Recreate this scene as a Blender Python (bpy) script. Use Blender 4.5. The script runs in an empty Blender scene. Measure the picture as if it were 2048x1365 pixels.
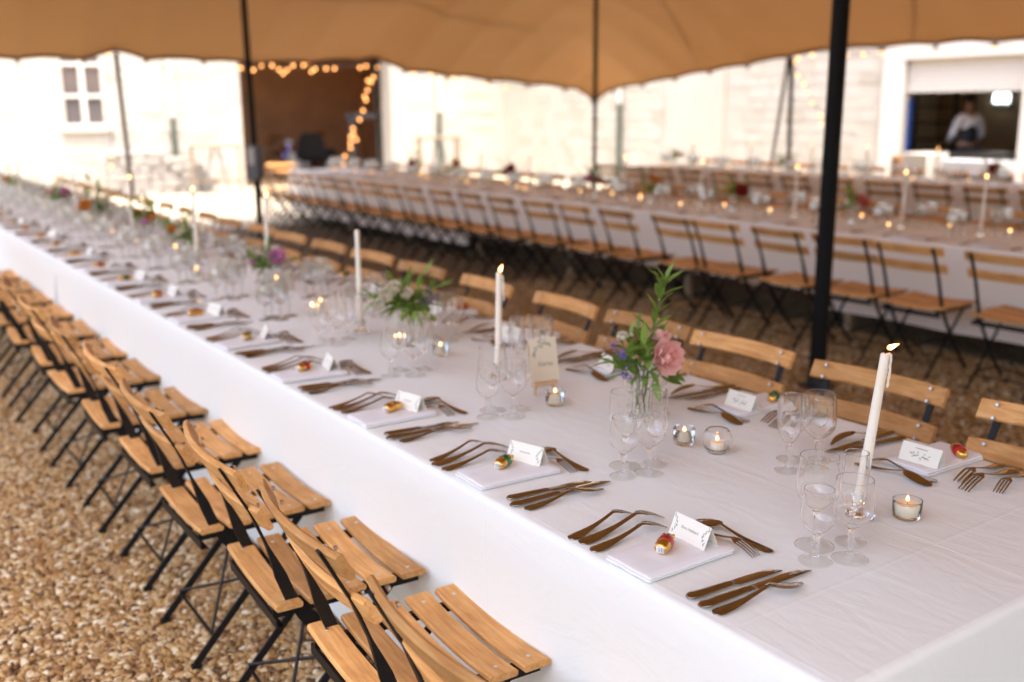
import bpy, math, random
from mathutils import Vector, Matrix, noise
from math import sin, cos, pi, radians as R, exp, sqrt
rnd = random.Random(7)
sc = bpy.context.scene
COL = sc.collection

# ------------------------------------------------------------------ camera
H = 1.648
YAW, PITCH, ROLL, FPX = R(34.58), R(12.96), R(-0.51), 2015.0
FW = Vector((sin(YAW)*cos(PITCH), cos(YAW)*cos(PITCH), -sin(PITCH)))
_r = Vector((cos(YAW), -sin(YAW), 0)); _u = _r.cross(FW)
RT = _r*cos(ROLL) + _u*sin(ROLL)
UP = -_r*sin(ROLL) + _u*cos(ROLL)
cd = bpy.data.cameras.new('camera'); cam = bpy.data.objects.new('camera', cd); COL.objects.link(cam)
M = Matrix((RT, UP, -FW)).transposed().to_4x4(); M.translation = (0, 0, H)
cam.matrix_world = M
cd.sensor_width = 36; cd.lens = FPX/2048*36; cd.clip_end = 400; cd.clip_start = .05
cd.dof.use_dof = True; cd.dof.focus_distance = 2.13; cd.dof.aperture_fstop = 1.95
sc.camera = cam

# ------------------------------------------------------------------ light
SUNV = Vector((-.12, -.27, .92)).normalized()
w = bpy.data.worlds.new('World'); sc.world = w; w.use_nodes = True
nt = w.node_tree; nt.nodes.clear()
sky = nt.nodes.new('ShaderNodeTexSky'); sky.sky_type = 'NISHITA'; sky.sun_disc = False; sky.dust_density = 6; sky.air_density = .8; sky.ozone_density = .4
sky.sun_elevation = math.asin(SUNV.z); sky.sun_rotation = math.atan2(SUNV.x, SUNV.y)
bg = nt.nodes.new('ShaderNodeBackground'); bg.inputs[1].default_value = .15
wo = nt.nodes.new('ShaderNodeOutputWorld'); nt.links.new(sky.outputs[0], bg.inputs[0]); nt.links.new(bg.outputs[0], wo.inputs[0])
sl = bpy.data.lights.new('sun', 'SUN'); sl.energy = 0.75; sl.angle = R(11); sl.color = (1, .90, .76)
so = bpy.data.objects.new('sun', sl); COL.objects.link(so); so.location = (-5, -5, 20)
so.rotation_euler = (-SUNV).to_track_quat('-Z', 'Y').to_euler()
vs = sc.view_settings; sc.display_settings.display_device = 'sRGB'
vs.view_transform = 'Standard'; vs.look = 'None'; vs.gamma = 1; vs.use_curve_mapping = False
vs.exposure = 2.47
cy = sc.cycles
cy.max_bounces = 20; cy.diffuse_bounces = 5; cy.glossy_bounces = 6; cy.transmission_bounces = 20
cy.transparent_max_bounces = 40; cy.sample_clamp_indirect = 6; cy.use_denoising = True
cy.use_adaptive_sampling = True; cy.adaptive_threshold = .02; cy.blur_glossy = .3
try: cy.denoiser = 'OPENIMAGEDENOISE'
except Exception: pass

# ------------------------------------------------------------------ materials
def nmat(name):
    m = bpy.data.materials.new(name); m.use_nodes = True
    t = m.node_tree; b = t.nodes['Principled BSDF']; return m, t, b
def nd(t, typ, **kw):
    n = t.nodes.new(typ)
    for k, v in kw.items():
        if k.startswith('i_'):
            key = k[2:]; key = int(key) if key.isdigit() else key.replace('_', ' ')
            n.inputs[key].default_value = v
        else: setattr(n, k, v)
    return n
def ramp(t, stops, fac=None):
    r = t.nodes.new('ShaderNodeValToRGB'); e = r.color_ramp.elements
    while len(e) < len(stops): e.new(.5)
    for k, (p, c) in enumerate(stops): e[k].position = p; e[k].color = (*c, 1)
    if fac is not None: t.links.new(fac, r.inputs[0])
    return r
def mat(name, col, rough=.6, metal=0, var=0, vscale=20, bump=0, bscale=200, **kw):
    m, t, b = nmat(name)
    b.inputs['Base Color'].default_value = (*col, 1); b.inputs['Roughness'].default_value = rough; b.inputs['Metallic'].default_value = metal
    for k, v in kw.items(): b.inputs[k.replace('_', ' ')].default_value = v
    tc = nd(t, 'ShaderNodeTexCoord')
    if var:
        n = nd(t, 'ShaderNodeTexNoise', i_Scale=vscale, i_Detail=6); t.links.new(tc.outputs['Object'], n.inputs['Vector'])
        r = ramp(t, [(.25, tuple(c*(1-var) for c in col)), (.75, tuple(min(1, c*(1+var*.6)) for c in col))], n.outputs[0])
        t.links.new(r.outputs[0], b.inputs['Base Color'])
    if bump:
        n2 = nd(t, 'ShaderNodeTexNoise', i_Scale=bscale, i_Detail=4); t.links.new(tc.outputs['Object'], n2.inputs['Vector'])
        bp = nd(t, 'ShaderNodeBump', i_Strength=bump, i_Distance=.003); t.links.new(n2.outputs[0], bp.inputs['Height']); t.links.new(bp.outputs[0], b.inputs['Normal'])
    return m
def emat(name, col, s):
    m = bpy.data.materials.new(name); m.use_nodes = True; t = m.node_tree; t.nodes.clear()
    e = nd(t, 'ShaderNodeEmission', i_Strength=s); e.inputs[0].default_value = (*col, 1)
    o = nd(t, 'ShaderNodeOutputMaterial'); t.links.new(e.outputs[0], o.inputs[0]); return m

def wood_mat(name, c1, c2, c3):
    m, t, b = nmat(name)
    tc = nd(t, 'ShaderNodeTexCoord'); oi = nd(t, 'ShaderNodeObjectInfo')
    ad = nd(t, 'ShaderNodeVectorMath', operation='ADD'); t.links.new(tc.outputs['Object'], ad.inputs[0])
    ml = nd(t, 'ShaderNodeMath', operation='MULTIPLY'); ml.inputs[1].default_value = 37; t.links.new(oi.outputs['Random'], ml.inputs[0])
    t.links.new(ml.outputs[0], ad.inputs[1])
    mp = nd(t, 'ShaderNodeMapping'); mp.inputs['Scale'].default_value = (3, 38, 38); t.links.new(ad.outputs[0], mp.inputs[0])
    n = nd(t, 'ShaderNodeTexNoise', i_Scale=2.2, i_Detail=7, i_Distortion=.6); t.links.new(mp.outputs[0], n.inputs['Vector'])
    r = ramp(t, [(.25, c1), (.5, c2), (.78, c3)], n.outputs[0])
    n2 = nd(t, 'ShaderNodeTexNoise', i_Scale=9, i_Detail=3); t.links.new(ad.outputs[0], n2.inputs['Vector'])
    r2 = ramp(t, [(.3, (.80, .74, .68)), (.62, (1.05, 1.03, 1))], n2.outputs[0])
    mx = nd(t, 'ShaderNodeMix', data_type='RGBA', blend_type='MULTIPLY'); mx.inputs[0].default_value = .8
    t.links.new(r.outputs[0], mx.inputs[6]); t.links.new(r2.outputs[0], mx.inputs[7])
    hs = nd(t, 'ShaderNodeHueSaturation'); mr = nd(t, 'ShaderNodeMapRange', i_3=.70, i_4=1.18); t.links.new(oi.outputs['Random'], mr.inputs[0])
    t.links.new(mr.outputs[0], hs.inputs['Value']); t.links.new(mx.outputs[2], hs.inputs['Color'])
    t.links.new(hs.outputs[0], b.inputs['Base Color'])
    b.inputs['Roughness'].default_value = .6; b.inputs['Specular IOR Level'].default_value = .22
    bp = nd(t, 'ShaderNodeBump', i_Strength=.25, i_Distance=.002); t.links.new(n.outputs[0], bp.inputs['Height']); t.links.new(bp.outputs[0], b.inputs['Normal'])
    return m
WOOD = wood_mat('chair wood', (.50, .228, .068), (.65, .34, .12), (.74, .445, .20))
BLACK = mat('black chair steel', (.007, .006, .0055), .5, 0, .4, 60, .15, 300, Specular_IOR_Level=.3)
POLE = mat('black tent pole', (.004, .0035, .0035), .65, Specular_IOR_Level=.2)
STEEL = mat('polished cutlery steel', (.37, .335, .295), .05, 1)
ZINC = mat('rivet zinc', (.6, .6, .58), .35, 1)

def cloth_mat(name, col, crease=True):
    m, t, b = nmat(name)
    b.inputs['Base Color'].default_value = (*col, 1); b.inputs['Roughness'].default_value = .75
    b.inputs['Sheen Weight'].default_value = .15
    g = nd(t, 'ShaderNodeNewGeometry'); sep = nd(t, 'ShaderNodeSeparateXYZ'); t.links.new(g.outputs['Position'], sep.inputs[0])
    def line(sock, off, per, wdt):
        a = nd(t, 'ShaderNodeMath', operation='SUBTRACT'); a.inputs[1].default_value = off; t.links.new(sock, a.inputs[0])
        p = nd(t, 'ShaderNodeMath', operation='PINGPONG'); p.inputs[1].default_value = per/2; t.links.new(a.outputs[0], p.inputs[0])
        q = nd(t, 'ShaderNodeMapRange', interpolation_type='SMOOTHSTEP', i_1=0., i_2=wdt, i_3=1., i_4=0.); t.links.new(p.outputs[0], q.inputs[0])
        return q.outputs[0]
    # slightly wandering fold lines
    nz = nd(t, 'ShaderNodeTexNoise', i_Scale=1.3, i_Detail=2); t.links.new(g.outputs['Position'], nz.inputs['Vector'])
    wob = nd(t, 'ShaderNodeMath', operation='MULTIPLY_ADD'); wob.inputs[1].default_value = .035; t.links.new(nz.outputs[0], wob.inputs[0]); t.links.new(sep.outputs[0], wob.inputs[2])
    woy = nd(t, 'ShaderNodeMath', operation='MULTIPLY_ADD'); woy.inputs[1].default_value = .03; t.links.new(nz.outputs[0], woy.inputs[0]); t.links.new(sep.outputs[1], woy.inputs[2])
    l1 = line(woy.outputs[0], 1.129, .77, .007); l2 = line(wob.outputs[0], 1.86, .60, .007)
    add = nd(t, 'ShaderNodeMath', operation='MAXIMUM'); t.links.new(l1, add.inputs[0]); t.links.new(l2, add.inputs[1])
    # long soft wrinkles
    mp = nd(t, 'ShaderNodeMapping'); mp.inputs['Scale'].default_value = (9, 3.2, 6); mp.inputs['Rotation'].default_value = (0, 0, .5); t.links.new(g.outputs['Position'], mp.inputs[0])
    w1 = nd(t, 'ShaderNodeTexNoise', i_Scale=1.6, i_Detail=5, i_Distortion=1.2); t.links.new(mp.outputs[0], w1.inputs['Vector'])
    # damask weave
    mp2 = nd(t, 'ShaderNodeMapping'); mp2.inputs['Scale'].default_value = (1, 1, 1); t.links.new(g.outputs['Position'], mp2.inputs[0])
    w2 = nd(t, 'ShaderNodeTexVoronoi', i_Scale=26.); w2.feature = 'SMOOTH_F1'; t.links.new(mp2.outputs[0], w2.inputs['Vector'])
    w3 = nd(t, 'ShaderNodeTexNoise', i_Scale=700., i_Detail=2); t.links.new(g.outputs['Position'], w3.inputs['Vector'])
    b1 = nd(t, 'ShaderNodeBump', i_Strength=.15, i_Distance=.02); t.links.new(w1.outputs[0], b1.inputs['Height'])
    b2 = nd(t, 'ShaderNodeBump', i_Strength=.13 if crease else 0., i_Distance=.004); t.links.new(add.outputs[0], b2.inputs['Height']); t.links.new(b1.outputs[0], b2.inputs['Normal'])
    b3 = nd(t, 'ShaderNodeBump', i_Strength=.10, i_Distance=.004); t.links.new(w2.outputs[0], b3.inputs['Height']); t.links.new(b2.outputs[0], b3.inputs['Normal'])
    b4 = nd(t, 'ShaderNodeBump', i_Strength=.12, i_Distance=.001); t.links.new(w3.outputs[0], b4.inputs['Height']); t.links.new(b3.outputs[0], b4.inputs['Normal'])
    t.links.new(b4.outputs[0], b.inputs['Normal'])
    return m
WARMLITCLOTH = cloth_mat('warm-lit damask tablecloth', (.83, .765, .68))  # white cloth with the warm light under the canopy tinted into its colour
CLOTH = cloth_mat('white damask tablecloth', (.835,.845,.80))
NAPK = mat('white napkin cotton', (.82, .81, .815), .8, 0, 0, 1, .25, 500)
CARD = mat('ivory card', (.80, .76, .66), .7)
INK = mat('dark ink', (.16, .15, .13), .7)
LEAFINK = mat('printed leaf ink', (.30, .33, .26), .7)
GOLD = mat('gold foil', (.83, .50, .14), .24, 1, .25, 60, .5, 220)
REDF = mat('red foil', (.50, .03, .06), .3, .8, .2, 200, .5, 260)
GREENF = mat('green foil', (.01, .20, .11), .3, .8, .2, 200, .5, 260)
STICK = mat('white sticker', (.75, .75, .76), .5)
WAX = mat('ivory candle wax', (.86, .77, .65), .45, 0, 0, 1, .1, 60)
WAX.node_tree.nodes['Principled BSDF'].inputs['Subsurface Weight'].default_value = .35
WAX.node_tree.nodes['Principled BSDF'].inputs['Subsurface Radius'].default_value = (.02, .01, .005)
WAXT = mat('tealight wax', (.82, .72, .55), .4)
WICK = mat('burnt wick', (.01, .008, .007), .9)
FLAME = emat('candle flame', (1, .46, .13), 2.4)
t_ = FLAME.node_tree; tc_ = nd(t_, 'ShaderNodeTexCoord'); sx_ = nd(t_, 'ShaderNodeSeparateXYZ'); t_.links.new(tc_.outputs['Generated'], sx_.inputs[0])
r_ = ramp(t_, [(0, (.10, .03, .02)), (.18, (.7, .22, .05)), (.42, (1, .62, .25)), (.72, (1, .50, .14)), (1, (.8, .16, .02))], sx_.outputs[2]); t_.links.new(r_.outputs[0], [n for n in t_.nodes if n.type == 'EMISSION'][0].inputs[0])
BULB = emat('warm festoon bulb', (1, .42, .13), 1.1)
BLUE = emat('blue stage lamp', (.25, .3, 1), .25)
def glass_mat(name, tint=(1, 1, 1), rough=0.0, ior=1.48):
    m = bpy.data.materials.new(name); m.use_nodes = True; t = m.node_tree; t.nodes.clear()
    g = nd(t, 'ShaderNodeBsdfGlass', i_Roughness=rough, i_IOR=ior); g.inputs[0].default_value = (*tint, 1)
    o = nd(t, 'ShaderNodeOutputMaterial'); t.links.new(g.outputs[0], o.inputs[0]); return m
GLASS = glass_mat('clear table glass')
THICK = glass_mat('thick pressed glass', (.985, .99, .985), 0., 1.46)
def thin_glass(name, tr=.93, f0=.24, f1=.9):
    m = bpy.data.materials.new(name); m.use_nodes = True; t = m.node_tree; t.nodes.clear()
    a = nd(t, 'ShaderNodeBsdfTransparent'); a.inputs[0].default_value = (tr, tr, tr*.995, 1)
    b = nd(t, 'ShaderNodeBsdfGlossy', i_Roughness=.10); lw = nd(t, 'ShaderNodeLayerWeight'); lw.inputs[0].default_value = .5
    pw = nd(t, 'ShaderNodeMath', operation='POWER'); pw.inputs[1].default_value = 2.5; t.links.new(lw.outputs['Facing'], pw.inputs[0])
    fr = nd(t, 'ShaderNodeMapRange', i_3=f0, i_4=f1); t.links.new(pw.outputs[0], fr.inputs[0])
    mx = nd(t, 'ShaderNodeMixShader'); t.links.new(fr.outputs[0], mx.inputs[0]); t.links.new(a.outputs[0], mx.inputs[1]); t.links.new(b.outputs[0], mx.inputs[2])
    o = nd(t, 'ShaderNodeOutputMaterial'); t.links.new(mx.outputs[0], o.inputs[0]); return m
THIN = thin_glass('thin clear glass')
FOOTG = thin_glass('thin glass foot', .99, .0, .32)
def leaf_mat(name, c1, c2):
    m, t, b = nmat(name); oi = nd(t, 'ShaderNodeObjectInfo'); g = nd(t, 'ShaderNodeNewGeometry')
    n = nd(t, 'ShaderNodeTexNoise', i_Scale=40., i_Detail=3); t.links.new(g.outputs['Position'], n.inputs['Vector'])
    s = nd(t, 'ShaderNodeMath', operation='MULTIPLY_ADD'); s.inputs[1].default_value = .5; t.links.new(oi.outputs['Random'], s.inputs[0])
    s2 = nd(t, 'ShaderNodeMath', operation='MULTIPLY'); s2.inputs[1].default_value = .5; t.links.new(n.outputs[0], s2.inputs[0]); t.links.new(s2.outputs[0], s.inputs[2])
    r = ramp(t, [(.1, c1), (.8, c2)], s.outputs[0]); t.links.new(r.outputs[0], b.inputs['Base Color']); b.inputs['Roughness'].default_value = .5
    tr = nd(t, 'ShaderNodeBsdfTranslucent'); t.links.new(r.outputs[0], tr.inputs[0])
    mx = nd(t, 'ShaderNodeMixShader'); mx.inputs[0].default_value = .3
    o = t.nodes['Material Output']; t.links.new(b.outputs[0], mx.inputs[1]); t.links.new(tr.outputs[0], mx.inputs[2]); t.links.new(mx.outputs[0], o.inputs[0]); return m
LEAF = leaf_mat('leaf green', (.07, .15, .02), (.27, .40, .07))
PINK = leaf_mat('pink petal', (.84, .40, .35), (.92, .60, .54))
MAUVE = leaf_mat('mauve petal', (.66, .26, .45), (.78, .42, .60))
CREAM = leaf_mat('cream petal', (.70, .62, .42), (.82, .78, .66))
REDP = leaf_mat('dark red petal', (.30, .01, .015), (.45, .03, .03))
ORANGE = leaf_mat('orange petal', (.70, .25, .04), (.80, .42, .10))
CORAL = leaf_mat('coral petal', (.65, .16, .12), (.75, .28, .20))
LAV = leaf_mat('violet floret', (.14, .08, .34), (.25, .16, .50))
STEM = mat('green stem', (.09, .17, .03), .55)
EASEL = mat('pale easel wood', (.62, .40, .22), .5)

def gravel_mat(name, stones):
    m, t, b = nmat(name)
    pal = [(0, (.07, .032, .009)), (.13, (.19, .085, .020)), (.30, (.34, .188, .058)), (.54, (.48, .315, .125)), (.70, (.27, .12, .025)), (.84, (.54, .405, .22)), (1, (.72, .64, .47))]
    if stones:
        oi = nd(t, 'ShaderNodeObjectInfo'); r = ramp(t, pal, oi.outputs['Random'])
        tc = nd(t, 'ShaderNodeTexCoord'); n = nd(t, 'ShaderNodeTexNoise', i_Scale=3., i_Detail=4); t.links.new(tc.outputs['Object'], n.inputs['Vector'])
        r2 = ramp(t, [(.3, (.75, .7, .66)), (.7, (1, 1, 1))], n.outputs[0])
        mx = nd(t, 'ShaderNodeMix', data_type='RGBA', blend_type='MULTIPLY'); mx.inputs[0].default_value = 1
        t.links.new(r.outputs[0], mx.inputs[6]); t.links.new(r2.outputs[0], mx.inputs[7]); t.links.new(mx.outputs[2], b.inputs['Base Color'])
        b.inputs['Roughness'].default_value = .5
    else:
        g = nd(t, 'ShaderNodeNewGeometry')
        v = nd(t, 'ShaderNodeTexVoronoi', i_Scale=62.); t.links.new(g.outputs['Position'], v.inputs['Vector'])
        sp = nd(t, 'ShaderNodeSeparateColor'); t.links.new(v.outputs['Color'], sp.inputs[0])
        r = ramp(t, pal, sp.outputs[0]); hs = nd(t, 'ShaderNodeHueSaturation', i_Value=.4); t.links.new(r.outputs[0], hs.inputs['Color']); t.links.new(hs.outputs[0], b.inputs['Base Color']); b.inputs['Roughness'].default_value = .8
        inv = nd(t, 'ShaderNodeMath', operation='SUBTRACT'); inv.inputs[0].default_value = 1; t.links.new(v.outputs['Distance'], inv.inputs[1])
        bp = nd(t, 'ShaderNodeBump', i_Strength=.8, i_Distance=.01); t.links.new(inv.outputs[0], bp.inputs['Height']); t.links.new(bp.outputs[0], b.inputs['Normal'])
    return m
GRAV = gravel_mat('gravel stones', True); GROUND = gravel_mat('gravel ground', False)

# ------------------------------------------------------------------ mesh helpers
class MB:
    def __init__(s): s.v = []; s.f = []; s.m = []; s.cur = 0
    def add(s, vs, fs):
        o = len(s.v); s.v += [tuple(x) for x in vs]; s.f += [tuple(i+o for i in f) for f in fs]; s.m += [s.cur]*len(fs)
    def box(s, c, d, rot=None, ch=0.0):
        c = Vector(c); hx, hy, hz = d[0]/2, d[1]/2, d[2]/2
        if ch <= 0:
            P = [Vector((x*hx, y*hy, z*hz)) for x in (-1, 1) for y in (-1, 1) for z in (-1, 1)]
            F = [(0, 1, 3, 2), (4, 6, 7, 5), (0, 4, 5, 1), (2, 3, 7, 6), (0, 2, 6, 4), (1, 5, 7, 3)]
        else:
            P = []; idx = {}
            for x in (-1, 1):
                for y in (-1, 1):
                    for z in (-1, 1):
                        for a in range(3):
                            q = [x*(hx-ch), y*(hy-ch), z*(hz-ch)]; q[a] = (x*hx, y*hy, z*hz)[a]
                            idx[(x, y, z, a)] = len(P); P.append(Vector(q))
            F = []
            def face(pts):
                ps = [P[i] for i in pts]; n = (ps[1]-ps[0]).cross(ps[2]-ps[0]); ctr = sum(ps, Vector())/len(ps)
                F.append(tuple(pts) if n.dot(ctr) > 0 else tuple(reversed(pts)))
            for a in range(3):
                b, e = [k for k in range(3) if k != a]
                for sg in (-1, 1):
                    q = []
                    for sb, se in ((-1, -1), (1, -1), (1, 1), (-1, 1)):
                        k = [0, 0, 0]; k[a] = sg; k[b] = sb; k[e] = se; q.append(idx[(*k, a)])
                    face(q)
                for sb in (-1, 1):
                    for se in (-1, 1):
                        k1 = [0, 0, 0]; k1[a] = -1; k1[b] = sb; k1[e] = se; k2 = list(k1); k2[a] = 1
                        face([idx[(*k1, b)], idx[(*k2, b)], idx[(*k2, e)], idx[(*k1, e)]])
            for x in (-1, 1):
                for y in (-1, 1):
                    for z in (-1, 1): face([idx[(x, y, z, a)] for a in range(3)])
        if rot is not None: P = [rot @ p for p in P]
        s.add([p+c for p in P], F); return s
    def bar(s, p0, p1, wx, wy, side=(1, 0, 0), ch=0):
        p0, p1 = Vector(p0), Vector(p1); z = (p1-p0); L = z.length; z.normalize(); x = Vector(side); x = (x-z*x.dot(z)).normalized(); y = z.cross(x)
        rot = Matrix((x, y, z)).transposed(); return s.box((p0+p1)/2, (wx, wy, L), rot, ch)
    def sweep(s, secs, cap=True, closed=False):
        n = len(secs[0]); V = [p for q in secs for p in q]; F = []
        for i in range(len(secs)-1+(1 if closed else 0)):
            a, b = i*n, ((i+1) % len(secs))*n
            for j in range(n): k = (j+1) % n; F.append((a+j, a+k, b+k, b+j))
        if cap and not closed:
            F.append(tuple(reversed(range(n)))); F.append(tuple(range((len(secs)-1)*n, len(secs)*n)))
        s.add(V, F); return s
    def tube(s, pts, r, n=8, cap=True, closed=False):
        pts = [Vector(p) for p in pts]; rs = r if isinstance(r, (list, tuple)) else [r]*len(pts); secs = []; px = None
        for i, p in enumerate(pts):
            if closed: d = pts[(i+1) % len(pts)]-pts[i-1]
            else: d = pts[min(i+1, len(pts)-1)]-pts[max(i-1, 0)]
            d.normalize()
            x = px if px is not None else (Vector((1, 0, 0)) if abs(d.x) < .9 else Vector((0, 1, 0)))
            x = (x-d*x.dot(d)).normalized(); px = x; y = d.cross(x)
            secs.append([p+(x*cos(2*pi*j/n)+y*sin(2*pi*j/n))*rs[i] for j in range(n)])
        return s.sweep(secs, cap, closed)
    def lathe(s, prof, n=24, c=(0, 0, 0), rib=None):
        c = Vector(c); V = []; F = []; rings = []
        for k, (r, z) in enumerate(prof):
            if r < 1e-6: rings.append([len(V)]); V.append(c+Vector((0, 0, z)))
            else:
                q = []
                for j in range(n):
                    a = 2*pi*j/n; rr = r*(rib(j, k) if rib else 1); q.append(len(V)); V.append(c+Vector((rr*cos(a), rr*sin(a), z)))
                rings.append(q)
        for a, b in zip(rings, rings[1:]):
            if len(a) == 1 and len(b) == 1: continue
            for j in range(n):
                k = (j+1) % n
                if len(a) == 1: F.append((a[0], b[k], b[j]))
                elif len(b) == 1: F.append((a[j], a[k], b[0]))
                else: F.append((a[j], a[k], b[k], b[j]))
        s.add(V, F); return s
    def grid(s, fn, nu, nv):
        V = [fn(i/(nu-1), j/(nv-1)) for i in range(nu) for j in range(nv)]
        s.add(V, [(i*nv+j, (i+1)*nv+j, (i+1)*nv+j+1, i*nv+j+1) for i in range(nu-1) for j in range(nv-1)]); return s
    def mesh(s, name, mats, smooth=True, sharp=40):
        me = bpy.data.meshes.new(name); me.from_pydata([tuple(p) for p in s.v], [], s.f)
        for m in (mats if isinstance(mats, (list, tuple)) else [mats]): me.materials.append(m)
        if any(s.m): me.polygons.foreach_set('material_index', s.m)
        if smooth:
            me.polygons.foreach_set('use_smooth', [True]*len(me.polygons))
            try: me.set_sharp_from_angle(angle=R(sharp))
            except Exception: pass
        me.update(); return me
    def build(s, name, mats, parent=None, smooth=True, sharp=40):
        return link(name, s.mesh(name, mats, smooth, sharp), parent)
def link(name, me, parent=None, loc=None, rot=None, scale=None):
    o = bpy.data.objects.new(name, me); COL.objects.link(o)
    if parent is not None: o.parent = parent
    if loc is not None: o.location = loc
    if rot is not None: o.rotation_euler = rot
    if scale is not None: o.scale = scale
    return o
LABELS = []
def tag(o, label, cat, group=None):
    o['label'] = label; o['category'] = cat
    if group: o['group'] = group
    LABELS.append((o.name, label)); return o
def thing(name, label, cat, loc=(0, 0, 0), rz=0, group=None):
    o = bpy.data.objects.new(name, None); COL.objects.link(o); o.location = loc; o.rotation_euler = (0, 0, rz); o.empty_display_size = .05
    return tag(o, label, cat, group)
def struct(o): o['kind'] = 'structure'; return o
def stuff(o): o['kind'] = 'stuff'; return o
def dup(root, loc, rz, label, cat, group, tilt=None):
    r = root.copy(); COL.objects.link(r); r.location = loc; r.rotation_euler = tilt if tilt else (0, 0, rz); tag(r, label, cat, group)
    for ch in root.children:
        c = ch.copy(); COL.objects.link(c); c.parent = r
        for g in ch.children:
            d = g.copy(); COL.objects.link(d); d.parent = c
    return r
ORD = ['nearest', 'second', 'third', 'fourth', 'fifth', 'sixth', 'seventh', 'eighth', 'ninth', 'tenth', 'eleventh', 'twelfth', 'thirteenth', 'fourteenth', 'fifteenth', 'sixteenth', 'seventeenth', 'eighteenth', 'nineteenth', 'twentieth', 'twenty-first', 'twenty-second', 'twenty-third', 'twenty-fourth', 'twenty-fifth', 'twenty-sixth']
def ray(px, py): return FW + RT*((px-1024)/FPX) + UP*((682.5-py)/FPX)
def on_y(px, py, y): d = ray(px, py); return Vector((0, 0, H))+d*(y/d.y)
def on_x(px, py, x): d = ray(px, py); return Vector((0, 0, H))+d*(x/d.x)
def depth(px, py, D): return Vector((0, 0, H))+ray(px, py)*D
def to_px(p):
    d = Vector(p)-Vector((0, 0, H)); z = d.dot(FW)
    return (1024+FPX*d.dot(RT)/z, 682.5-FPX*d.dot(UP)/z) if z > .1 else (-9e9, -9e9)
def inview(p, m=200):
    x, y = to_px(p); return -m < x < 2048+m and -m < y < 1365+m
# ------------------------------------------------------------------ ground
mb = MB(); mb.add([(-60, -60, 0), (70, -60, 0), (70, 70, 0), (-60, 70, 0)], [(0, 1, 2, 3)]); struct(mb.build('ground', GROUND, smooth=False))
mb = MB(); mb.grid(lambda u, v: (-14+29*u+.3*sin(v*40), 14.2+7.8*v+(1-v)*1.1*noise.noise((u*9, 0, 0)), .004), 60, 12); struct(mb.build('courtyard', mat('pale courtyard dust', (.46, .40, .30), .9, 0, .15, 1.5, .3, 40), smooth=False))
mb = MB(); mb.grid(lambda u, v: (12.9+2.1*u-(1-u)*.5*noise.noise((0, v*14, 2)), -3.5+17.6*v, .006), 8, 50); struct(mb.build('courtyard', bpy.data.materials['pale courtyard dust'], smooth=False))
ADDEDGROUND = mat('added dark green ground', (.045, .065, .018), .9, 0, .4, 12, .5, 120)  # added out of view, dark to cut the light bounced onto the canopy
mb = MB(); mb.add([(-50, -50, .004), (-2.6, -50, .004), (-2.6, 14, .004), (-50, 14, .004), (40, -50, .004), (40, -4.5, .004), (-2.6, -4.5, .004)], [(0, 1, 6, 2, 3), (1, 4, 5, 6)]); struct(mb.build('added_dark_ground', ADDEDGROUND, smooth=False))
def gravel_field(name, quad, dens, smin, smax, seed):
    me = bpy.data.meshes.new(name); me.from_pydata([(x, y, .002) for x, y in quad], [], [(0, 1, 2, 3)])
    o = link(name, me); stuff(o)
    g = bpy.data.node_groups.new(name, 'GeometryNodeTree')
    g.interface.new_socket('Geometry', in_out='INPUT', socket_type='NodeSocketGeometry'); g.interface.new_socket('Geometry', in_out='OUTPUT', socket_type='NodeSocketGeometry')
    i = g.nodes.new('NodeGroupInput'); out = g.nodes.new('NodeGroupOutput')
    d = g.nodes.new('GeometryNodeDistributePointsOnFaces'); d.distribute_method = 'RANDOM'; d.inputs['Density'].default_value = dens; d.inputs['Seed'].default_value = seed
    ico = g.nodes.new('GeometryNodeMeshIcoSphere'); ico.inputs['Radius'].default_value = 1; ico.inputs['Subdivisions'].default_value = 2
    nz = g.nodes.new('ShaderNodeTexNoise'); nz.inputs['Scale'].default_value = .9
    sub = g.nodes.new('ShaderNodeVectorMath'); sub.operation = 'SUBTRACT'; sub.inputs[1].default_value = (.5, .5, .5)
    mul = g.nodes.new('ShaderNodeVectorMath'); mul.operation = 'SCALE'; mul.inputs['Scale'].default_value = 1.5
    sp = g.nodes.new('GeometryNodeSetPosition'); sm = g.nodes.new('GeometryNodeSetMaterial'); sm.inputs['Material'].default_value = GRAV
    ss = g.nodes.new('GeometryNodeSetShadeSmooth')
    ins = g.nodes.new('GeometryNodeInstanceOnPoints')
    rs = g.nodes.new('FunctionNodeRandomValue'); rs.data_type = 'FLOAT_VECTOR'; rs.inputs[0].default_value = (smin, smin, smin*.7); rs.inputs[1].default_value = (smax*1.25, smax, smax*.7)
    rr = g.nodes.new('FunctionNodeRandomValue'); rr.data_type = 'FLOAT_VECTOR'; rr.inputs[0].default_value = (-.5, -.5, 0); rr.inputs[1].default_value = (.5, .5, 6.283)
    L = g.links.new
    L(i.outputs[0], d.inputs['Mesh']); L(d.outputs['Points'], ins.inputs['Points']); L(ico.outputs[0], sp.inputs['Geometry'])
    L(nz.outputs['Color'], sub.inputs[0]); L(sub.outputs[0], mul.inputs[0]); L(mul.outputs[0], sp.inputs['Offset'])
    L(sp.outputs[0], ss.inputs[0]); L(ss.outputs[0], sm.inputs['Geometry']); L(sm.outputs[0], ins.inputs['Instance'])
    L(rs.outputs[0], ins.inputs['Scale']); L(rr.outputs[0], ins.inputs['Rotation']); L(ins.outputs[0], out.inputs[0])
    md = o.modifiers.new('gravel', 'NODES'); md.node_group = g
    return o
gravel_field('gravel', [(-.6, 1.6), (1.45, 1.6), (1.45, 4.6), (-.6, 4.6)], 4700, .008, .0185, 1)
gravel_field('gravel', [(.1, 4.6), (1.45, 4.6), (1.45, 10), (.1, 10)], 5200, .0075, .016, 2)
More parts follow.
